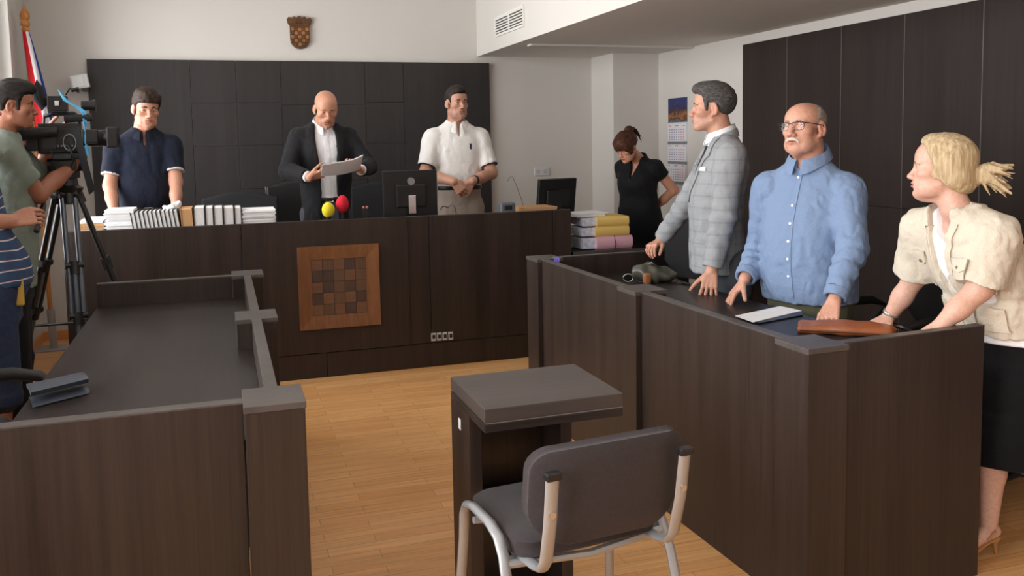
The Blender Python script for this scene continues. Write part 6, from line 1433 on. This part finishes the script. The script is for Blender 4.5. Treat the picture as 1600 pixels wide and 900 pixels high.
mc = MB(); mc.tube([at(793, 283, Y=7.94), at(797, 277, Y=7.94), at(801, 276, Y=7.94), at(806, 288, Y=7.94), at(815, 312, Y=7.94), at(822, 345, Y=7.94)], .0035, 6); solo('hanging_cord', mc, plain('grey_cable', srgb(120, 122, 126), .5), 'thin grey cable hanging on the white wall left of the clerk monitor', 'cable', None, True)

# ================================================================ things on the right desk
def zt(px, py): return at(px, py, Z=ZT)
# olive shoulder bag
c = zt(1022, 440); OL = plain('olive_leather', srgb(70, 70, 60), .35, bump=.2, bscale=60)
t = thing('handbag', 'dark olive leather shoulder bag with strap at the far end of the right desk', 'bag', c)
fd = Field((-.26, -.22, -.02), (.26, .22, .16), .007); fd.add(el((0, 0, .042), (.105, .062, .044)), .01); fd.add(el((.05, -.015, .03), (.09, .06, .034)), .03); fd.add(el((-.06, .02, .055), (.06, .05, .045)), .02); fd.add(rc((-.07, .0, .085), (.06, .0, .065), .016, .012), .02); fd.keep(lambda X, Y, Z: .001-Z+0*X+0*Y); fd.push(lambda P: .010*vnoise(P, (24, 24, 24), 5)+.004*np.sin(P[:, 0]*70+P[:, 2]*60)); P, Q = fd.mesh(); to_object('bag_body', P, Q, OL, t, (0, 0, 0))
def wp(x_, y_, z_=ZT): return at(x_, y_, Z=z_)-c
MB().tube([wp(1015, 411, .90), wp(1030, 417, .87), wp(1042, 426, .83), wp(1055, 436, ZT+.018), wp(1066, 441, ZT+.008), wp(1077, 444, ZT+.006)], .012, 8, flat=(1, .25)).build('strap', OL, t, True)
MB().tube([wp(1012, 413, .885), wp(1018, 410, .895), wp(1024, 415, .88)], .004, 6).build('buckle', SILVER, t, True)
MB().box(-.095, -.06, -.085, -.045, .004, .060, .010).build('leather_tag', plain('tan_leather_tag', srgb(150, 96, 58), .5), t)
# sunglasses
c = zt(992, 441); t = thing('sunglasses', 'pair of dark sunglasses beside the olive bag on the right desk', 'sunglasses', c, R(-25))
for s in (-1, 1):
    P = [(s*.036+.027*math.cos(a), .0, .024+.021*math.sin(a)) for a in [2*PI*k/20 for k in range(20)]]; l = MB().tube(P, .003, 6, True).build('rim', SILVER, t, True); MB().prism([(p_[0], p_[2]) for p_ in P], -.001, .001, Matrix.Rotation(R(90), 4, 'X')).build('lens', plain('dark_lens', srgb(20, 20, 24), .1), l)
    MB().tube([(s*.064, 0, .032), (s*.066, .06, .03), (s*.06, .125, .006)], .0022, 6).build('temple', SILVER, t, True)
MB().tube([(-.01, 0, .032), (0, -.003, .036), (.01, 0, .032)], .002, 6).build('bridge', SILVER, t, True)
# sheets and black folder
def quad(name, mat, px, z0, th, label, cat):
    q = [at(x_, y_, Z=z0) for x_, y_ in px]; c = np.mean(q, 0); o = MB().prism([(a[0]-c[0], a[1]-c[1]) for a in q], 0, th, None, 0).build(name, mat); o.location = c; return tag(o, label, cat)
quad('folder', plain('black_folder', srgb(22, 22, 25), .3), [(1170, 499), (1253, 487), (1254, 494), (1186, 507)], ZT+.0005, .006, 'flat black folder under the white sheet on the right desk', 'folder')
quad('paper_sheet', PAPER, [(1149, 494), (1219, 479), (1253, 486), (1177, 504)], ZT+.0065, .0025, 'single white sheet lying before the man in blue shirt', 'paper')
# brown leather bag
BR = plain('cognac_leather', srgb(150, 84, 46), .42, bump=.25, bscale=90, var=.1)
c = zt(1318, 519); a0 = zt(1246, 516); a1 = zt(1392, 524); ax = unit((a1-a0)*[1, 1, 0]); ay = np.array([-ax[1], ax[0], 0]); ln = np.linalg.norm(a1-a0)
t = thing('handbag', 'flat cognac brown leather bag lying at the near end of the right desk', 'bag', c); Rb = np.array([ax, ay, [0, 0, 1]]).T
fd = Field((-.4, -.4, -.02), (.4, .4, .12), .007); fd.add(bx((0, 0, .014), (ln/2, .07, .014), Rb, .012), .005); fd.add(el((ax*.05)+[0, 0, .022], (ln*.42, .080, .020), Rb), .03); fd.keep(lambda X, Y, Z: .001-Z+0*X+0*Y); fd.push(lambda P: .004*vnoise(P, (16, 16, 16), 9)); P, Q = fd.mesh(); to_object('bag_body', P, Q, BR, t, (0, 0, 0))
MB().tube([ax*(-ln/2+.01)-ay*.070+np.array([0, 0, .014]), -ay*.080+np.array([0, 0, .018]), ax*(ln/2-.02)-ay*.076+np.array([0, 0, .016])], .004, 6).build('seam', plain('bag_seam', srgb(110, 58, 30), .5), t, True)
mc = MB(); q = at(1400, 518, Z=ZT+.012); mc.tube([q+V3(.055*math.cos(a), .05*math.sin(a), .012*math.sin(a)+.004) for a in [2*PI*k/18 for k in range(18)]], .010, 8, True); solo('strap', mc, BELT, 'black leather strap ring next to the brown bag', 'strap', None, True)
q = at(868, 407, Z=ZP); m = MB()
for k, x_ in enumerate((-.012, 0, .012)): m.tube([q+V3(x_, 0, .02), q+V3(x_+.006, -.012, .012), q+V3(x_-.006, -.018, -.03)], .006, 6, flat=(1, .3))
solo('ribbon', m, plain('violet_ribbon', srgb(120, 110, 200), .6), 'small violet ribbon at the far post of the right desk', 'ribbon', None, True)
# ================================================================ things on the left desk
c = zt(90, 617); GP = plain('grey_blue_case', srgb(54, 60, 70), .45, bump=.1, bscale=80); t = thing('document_case', 'grey folded document case at the left edge of the left desk', 'case', c, R(5))
q = [at(x_, y_, Z=ZT+.035)-c for x_, y_ in ((42, 607), (128, 588), (138, 598), (48, 620))]
def cf(a, b_):
    p_ = (q[0]*(1-a)+q[1]*a)*(1-b_)+(q[3]*(1-a)+q[2]*a)*b_; return p_+V3(0, 0, .008*math.sin(PI*b_))
Mi_ = Matrix.Rotation(-R(5), 3, 'Z')
MB().grid(lambda a, b_: Mi_ @ Vector(cf(a, b_)), 12, 8, .014).build('flap', GP, t, True)
MB().grid(lambda a, b_: Mi_ @ Vector(cf(a, b_)*np.array([1, 1, 0])+np.array([.005, -.012, .003+.012*(1-abs(2*b_-1)**4)])), 12, 8, .002).build('body', GP, t, True)
# ================================================================ flag in the corner
t = thing('flag', 'furled red white and blue flag on a wooden pole in the left corner', 'flag', (-1.31, 7.62, 0))
tp = V3(-1.365, 7.62, 2.46)-V3(-1.31, 7.62, 0); POLE = wood('flag_pole_wood', srgb(176, 112, 52), srgb(206, 142, 76), (40, 40, 4), .4)
MB().box(-.14, .10, -.10, .12, 0, .012, .003).build('foot_plate', STEEL, t); MB().cyl((0, 0, .01), tp*.13, .028).build('socket_tube', STEEL, t, True); MB().tube([tp*.10, tp*.5, tp], .017, 12).build('pole', POLE, t, True)
MB().lathe([(.018, -.02), (.018, .0), (.03, .01), (.024, .025), (.02, .035), (.034, .05), (.03, .075), (.022, .085), (.034, .10), (.036, .12), (.03, .145), (.018, .165), (.008, .18), (.003, .20)], tuple(tp), 16).build('finial', POLE, t, True)
def drape(name, col, a0, a1):
    def fn(a, b_):
        an = a0+(a1-a0)*a; k = b_; rad = .02+.055*k**.7+.016*math.sin(an*5+k*4)*k; ax_ = tp*(1-.48*k); sp = .13*k
        return Vector(ax_+V3(rad*math.cos(an)+sp, rad*math.sin(an)*.8-.02*k, -.08*k*k))
    return MB().grid(fn, 22, 26, .003).build(name, col, t, True)
drape('red_stripe', cloth('flag_red', srgb(196, 30, 40), .7), R(150), R(275)); drape('white_stripe', cloth('flag_white', srgb(222, 222, 226), .7), R(275), R(330)); drape('blue_stripe', cloth('flag_blue', srgb(36, 62, 150), .7), R(330), R(510))
# ================================================================ television camera on its tripod
TY = 5.3
hd = at(104, 288, Y=TY); TB = plain('tripod_black', srgb(24, 24, 26), .4); TG = plain('tripod_grey_tube', srgb(104, 110, 120), .3, .6)
t = thing('tripod', 'tall black camera tripod with double-tube legs behind the left desk', 'tripod', (hd[0], TY, 0)); to = np.array([hd[0], TY, 0.])
zc = hd[2]
MB().lathe([(.05, zc-.07), (.075, zc-.05), (.085, zc-.02), (.06, zc-.005), (.055, zc+.03), (.07, zc+.035), (.07, zc+.07), (.05, zc+.08)], n=20).build('bowl', TB, t, True)
MB().box(-.06, .06, -.075, .075, zc+.075, zc+.135, .012).cyl((-.085, 0, zc+.105), (.085, 0, zc+.105), .035).build('fluid_head', TB, t, True); MB().box(-.045, .045, -.10, .12, zc+.135, zc+.16, .006).build('quick_plate', DARKP, t)
feet = [V3(at(22, 560, Y=TY-.25)[0], TY-.28, .0), V3(hd[0]+.10, TY-.30, 0), V3(at(172, 440, Y=TY)[0]+.28, TY+.06, 0), ]
feet[0] = V3(-1.19, 5.50, 0); feet[1] = V3(-.72, 4.99, 0); feet[2] = V3(-.33, 5.36, 0)
for k, ft in enumerate(feet):
    a = V3(0, 0, zc-.05); b_ = ft-to; d = unit(b_-a); s = unit(np.cross(d, [0, 0, 1.])); a = a+unit(b_*[1, 1, 0])*.05; P = lambda u, o: a+(b_-a)*u+s*o
    L_ = MB().cyl(P(0, -.04), P(0, .04), .024).build('leg', TB, t, True)
    for o in (-.030, .030): MB().cyl(P(0, o), P(.50, o), .0145).build('leg_tube', TB if k != 1 else TG, L_, True)
    m = MB(); m.cyl(P(.30, 0), P(.80, 0), .015); m.build('middle_tube', TG, L_, True)
    for u in (.02, .30, .50): m = MB(); m.cyl(P(u-.015, -.045), P(u-.015, .045), .021); m.cyl(P(u-.03, 0), P(u+.02, 0), .028); m.build('clamp', TB, L_, True)
    MB().cyl(P(.76, 0), P(.985, 0), .0095).cyl(P(.76, 0), P(.80, 0), .018).build('lower_tube', TB, L_, True); MB().ball(P(1, 0)+[0, 0, .018], .018).build('rubber_foot', BLACKP, L_, True)
mid = [V3(0, 0, zc-.05)*(1-.55)+(f_-to)*.55 for f_ in feet]; cm = np.mean(mid, 0)+[0, 0, .02]
for q in mid: MB().cyl(cm, q, .008).build('spreader_arm', TB, t, True)
MB().ball(cm, .02).build('spreader_hub', TB, t, True)
h0 = V3(-.05, -.03, zc+.10); h1 = at(57, 362, Y=TY-.35)-to; MB().tube([h0, h0*.55+h1*.45+[0, 0, .01], h1*.62+h0*.38], .008, 8).build('pan_handle', TB, t, True); MB().tube([h1*.60+h0*.40, h1*.8+h0*.2, h1], [.014, .017, .014], 10).build('handle_grip', BLACKP, t, True)
# camera: along local +x it looks to the right
cz = zc+.165
c = thing('television_camera', 'black shoulder television camera on the tripod, pointing right', 'camera', (hd[0]+.005, TY, cz), R(-2)); K = BLACKP; c.scale = (.62, .80, .86)
MB().box(-.20, .13, -.06, .06, .0, .19, .012).box(-.14, .10, -.065, .065, .03, .16, .01).build('body', K, c)
MB().box(-.165, -.06, -.068, -.060, .03, .14, .004).build('side_panel', DARKP, c); 
for k in range(5): MB().cyl((-.04+.028*k, -.072, .05), (-.04+.028*k, -.062, .05), .007).build('button', plain('button_grey', srgb(120, 122, 126), .4), c)
MB().box(-.29, -.20, -.055, .055, .02, .17, .01).build('battery', DARKP, c); MB().box(-.305, -.28, -.05, .05, .05, .15, .006).build('battery_label', plain('label_red', srgb(180, 60, 70), .5), c)
l = MB(); l.cyl((.13, 0, .095), (.20, 0, .095), .045, .05).cyl((.20, 0, .095), (.30, 0, .095), .052).cyl((.30, 0, .095), (.36, 0, .095), .05, .06, 24); l.build('lens', K, c, True); MB().cyl((.24, 0, .095), (.262, 0, .095), .0535, None, 24).build('focus_ring', DARKP, c, True)
MB().box(.345, .43, -.075, .075, .03, .165, .012).build('matte_box', K, c); MB().cyl((.42, 0, .095), (.432, 0, .095), .045, None, 24).build('front_glass', plain('lens_glass', srgb(20, 22, 30), .05), c, True); MB().box(.15, .28, -.09, -.05, .06, .15, .012).build('zoom_grip', K, c)
MB().tube([(-.16, 0, .18), (-.15, 0, .235), (-.08, 0, .25), (.09, 0, .25), (.12, 0, .235), (.125, 0, .18)], .015, 8, flat=(1.2, .9)).build('top_handle', K, c, True)
MB().cyl((.02, -.05, .215), (.24, -.05, .225), .024).build('shotgun_microphone', plain('mic_foam', srgb(30, 30, 32), .95, bump=.5, bscale=200), c, True)
v = MB(); v.tube([(-.03, -.10, .14), (-.12, -.11, .135), (-.22, -.11, .13), (-.29, -.11, .128)], [.03, .032, .036, .042], 14); v.build('viewfinder', K, c, True); MB().tube([(-.285, -.11, .128), (-.325, -.11, .126)], [.044, .050], 14).build('eyecup', plain('rubber', srgb(18, 18, 18), .8), c, True)
# small monitor with sun hood, light and blue cable on top
MB().box(-.115, .04, -.03, .02, .265, .36, .006).build('top_monitor', K, c); MB().box(-.055, -.022, -.034, -.029, .30, .33, .001).build('label', plain('label_white', srgb(220, 220, 222), .5), c)
MB().tube([(-.14, 0, .29), (-.19, -.01, .35), (-.215, -.01, .41), (-.20, -.01, .435), (-.17, -.01, .40), (-.135, -.01, .31)], .022, 8, flat=(.5, 1.6)).build('sun_hood', plain('rubber', srgb(18, 18, 18), .8), c, True)
MB().cyl((.15, .0, .30), (.25, 0, .30), .030).cyl((.235, 0, .30), (.262, 0, .30), .036).cyl((.17, 0, .25), (.17, 0, .30), .010).build('camera_light', K, c, True)
MB().tube([(.02, .02, .37), (.06, .02, .41), (.10, .02, .40), (.13, .02, .385)], .008, 8).build('cable_arm', K, c, True); MB().cyl((.075, .0, .395), (.135, .0, .405), .013).build('transmitter', K, c, True)
BC = plain('blue_cable', srgb(70, 160, 206), .4)
rn = random.Random(4)
for k in range(4):
    dz = .012*k
    MB().tube([(-.02+.008*k, -.036, .395-dz), (.02, -.045, .355-dz*.6), (.07+.01*k, -.05, .315-dz*.4), (.12, -.05, .285+dz*.3), (.16+.01*k, -.055, .26), (.175+.006*k, -.075, .20-dz)], .0055, 7).build('blue_cable', BC, c, True)
MB().tube([(.175, -.08, .20), (.185, -.085, .13), (.18, -.088, .07), (.195, -.088, .02)], .0065, 7).build('blue_cable', BC, c, True); MB().cyl((.20, -.09, -.01), (.185, -.09, .05), .015).build('blue_plug', BC, c, True)
MB().tube([(.03+.05*math.sin(PI*k/12), -.07-.03*math.sin(PI*k/12), .06-.014*k) for k in range(13)], .007, 7).build('black_cable', K, c, True); MB().tube([(-.1+.01*k, -.06-.045*math.sin(PI*k/12), .02-.13*math.sin(PI*k/14)) for k in range(13)], .006, 7).build('black_cable', K, c, True)
MB().box(-.10, .16, -.058, .058, -.035, .002, .006).build('base_plate', DARKP, c)
MB().tube([(.055+.052*math.cos(a), -.078-.008*math.cos(a), .07+.05*math.sin(a)) for a in [2*PI*k/18 for k in range(18)]], .006, 8, True, (1, .6)).build('hand_strap', plain('strap_grey', srgb(150, 150, 150), .7), c, True)
MB().grid(lambda a, b_: Vector((.085+.10*b_+.05*a, -.080-.01*math.sin(PI*b_), .14-.40*b_+.03*a)), 2, 14, .004).build('shoulder_strap', plain('strap_black', srgb(40, 42, 46), .8), c, True)
EXPOSURE = -.27
# ================================================================ camera, world, view
cd = bpy.data.cameras.new('camera'); cd.sensor_width = 36; cd.lens = 36*FPX/1600; cd.clip_start = .05
cd.shift_x = (800-PPX)/1600; cd.shift_y = (PPY-450)/1600
co = bpy.data.objects.new('camera', cd); COL.objects.link(co)
Mc = Matrix(((CR[0][0], CR[1][0], -CR[2][0], CO[0]), (CR[0][1], CR[1][1], -CR[2][1], CO[1]), (CR[0][2], CR[1][2], -CR[2][2], CO[2]), (0, 0, 0, 1)))
co.matrix_world = Mc; SC.camera = co
w = bpy.data.worlds.new('sky'); SC.world = w; w.use_nodes = True
bg = w.node_tree.nodes['Background']; bg.inputs['Color'].default_value = (.9, .95, 1, 1); bg.inputs['Strength'].default_value = 3.
SC.view_settings.view_transform = 'Standard'; SC.view_settings.look = 'None'; SC.view_settings.gamma = 1; SC.view_settings.use_curve_mapping = False
SC.view_settings.exposure = EXPOSURE
SC.cycles.use_denoising = True
SC.cycles.max_bounces = 8; SC.cycles.diffuse_bounces = 5; SC.cycles.glossy_bounces = 3; SC.cycles.transparent_max_bounces = 6
SC.cycles.sample_clamp_indirect = 6.
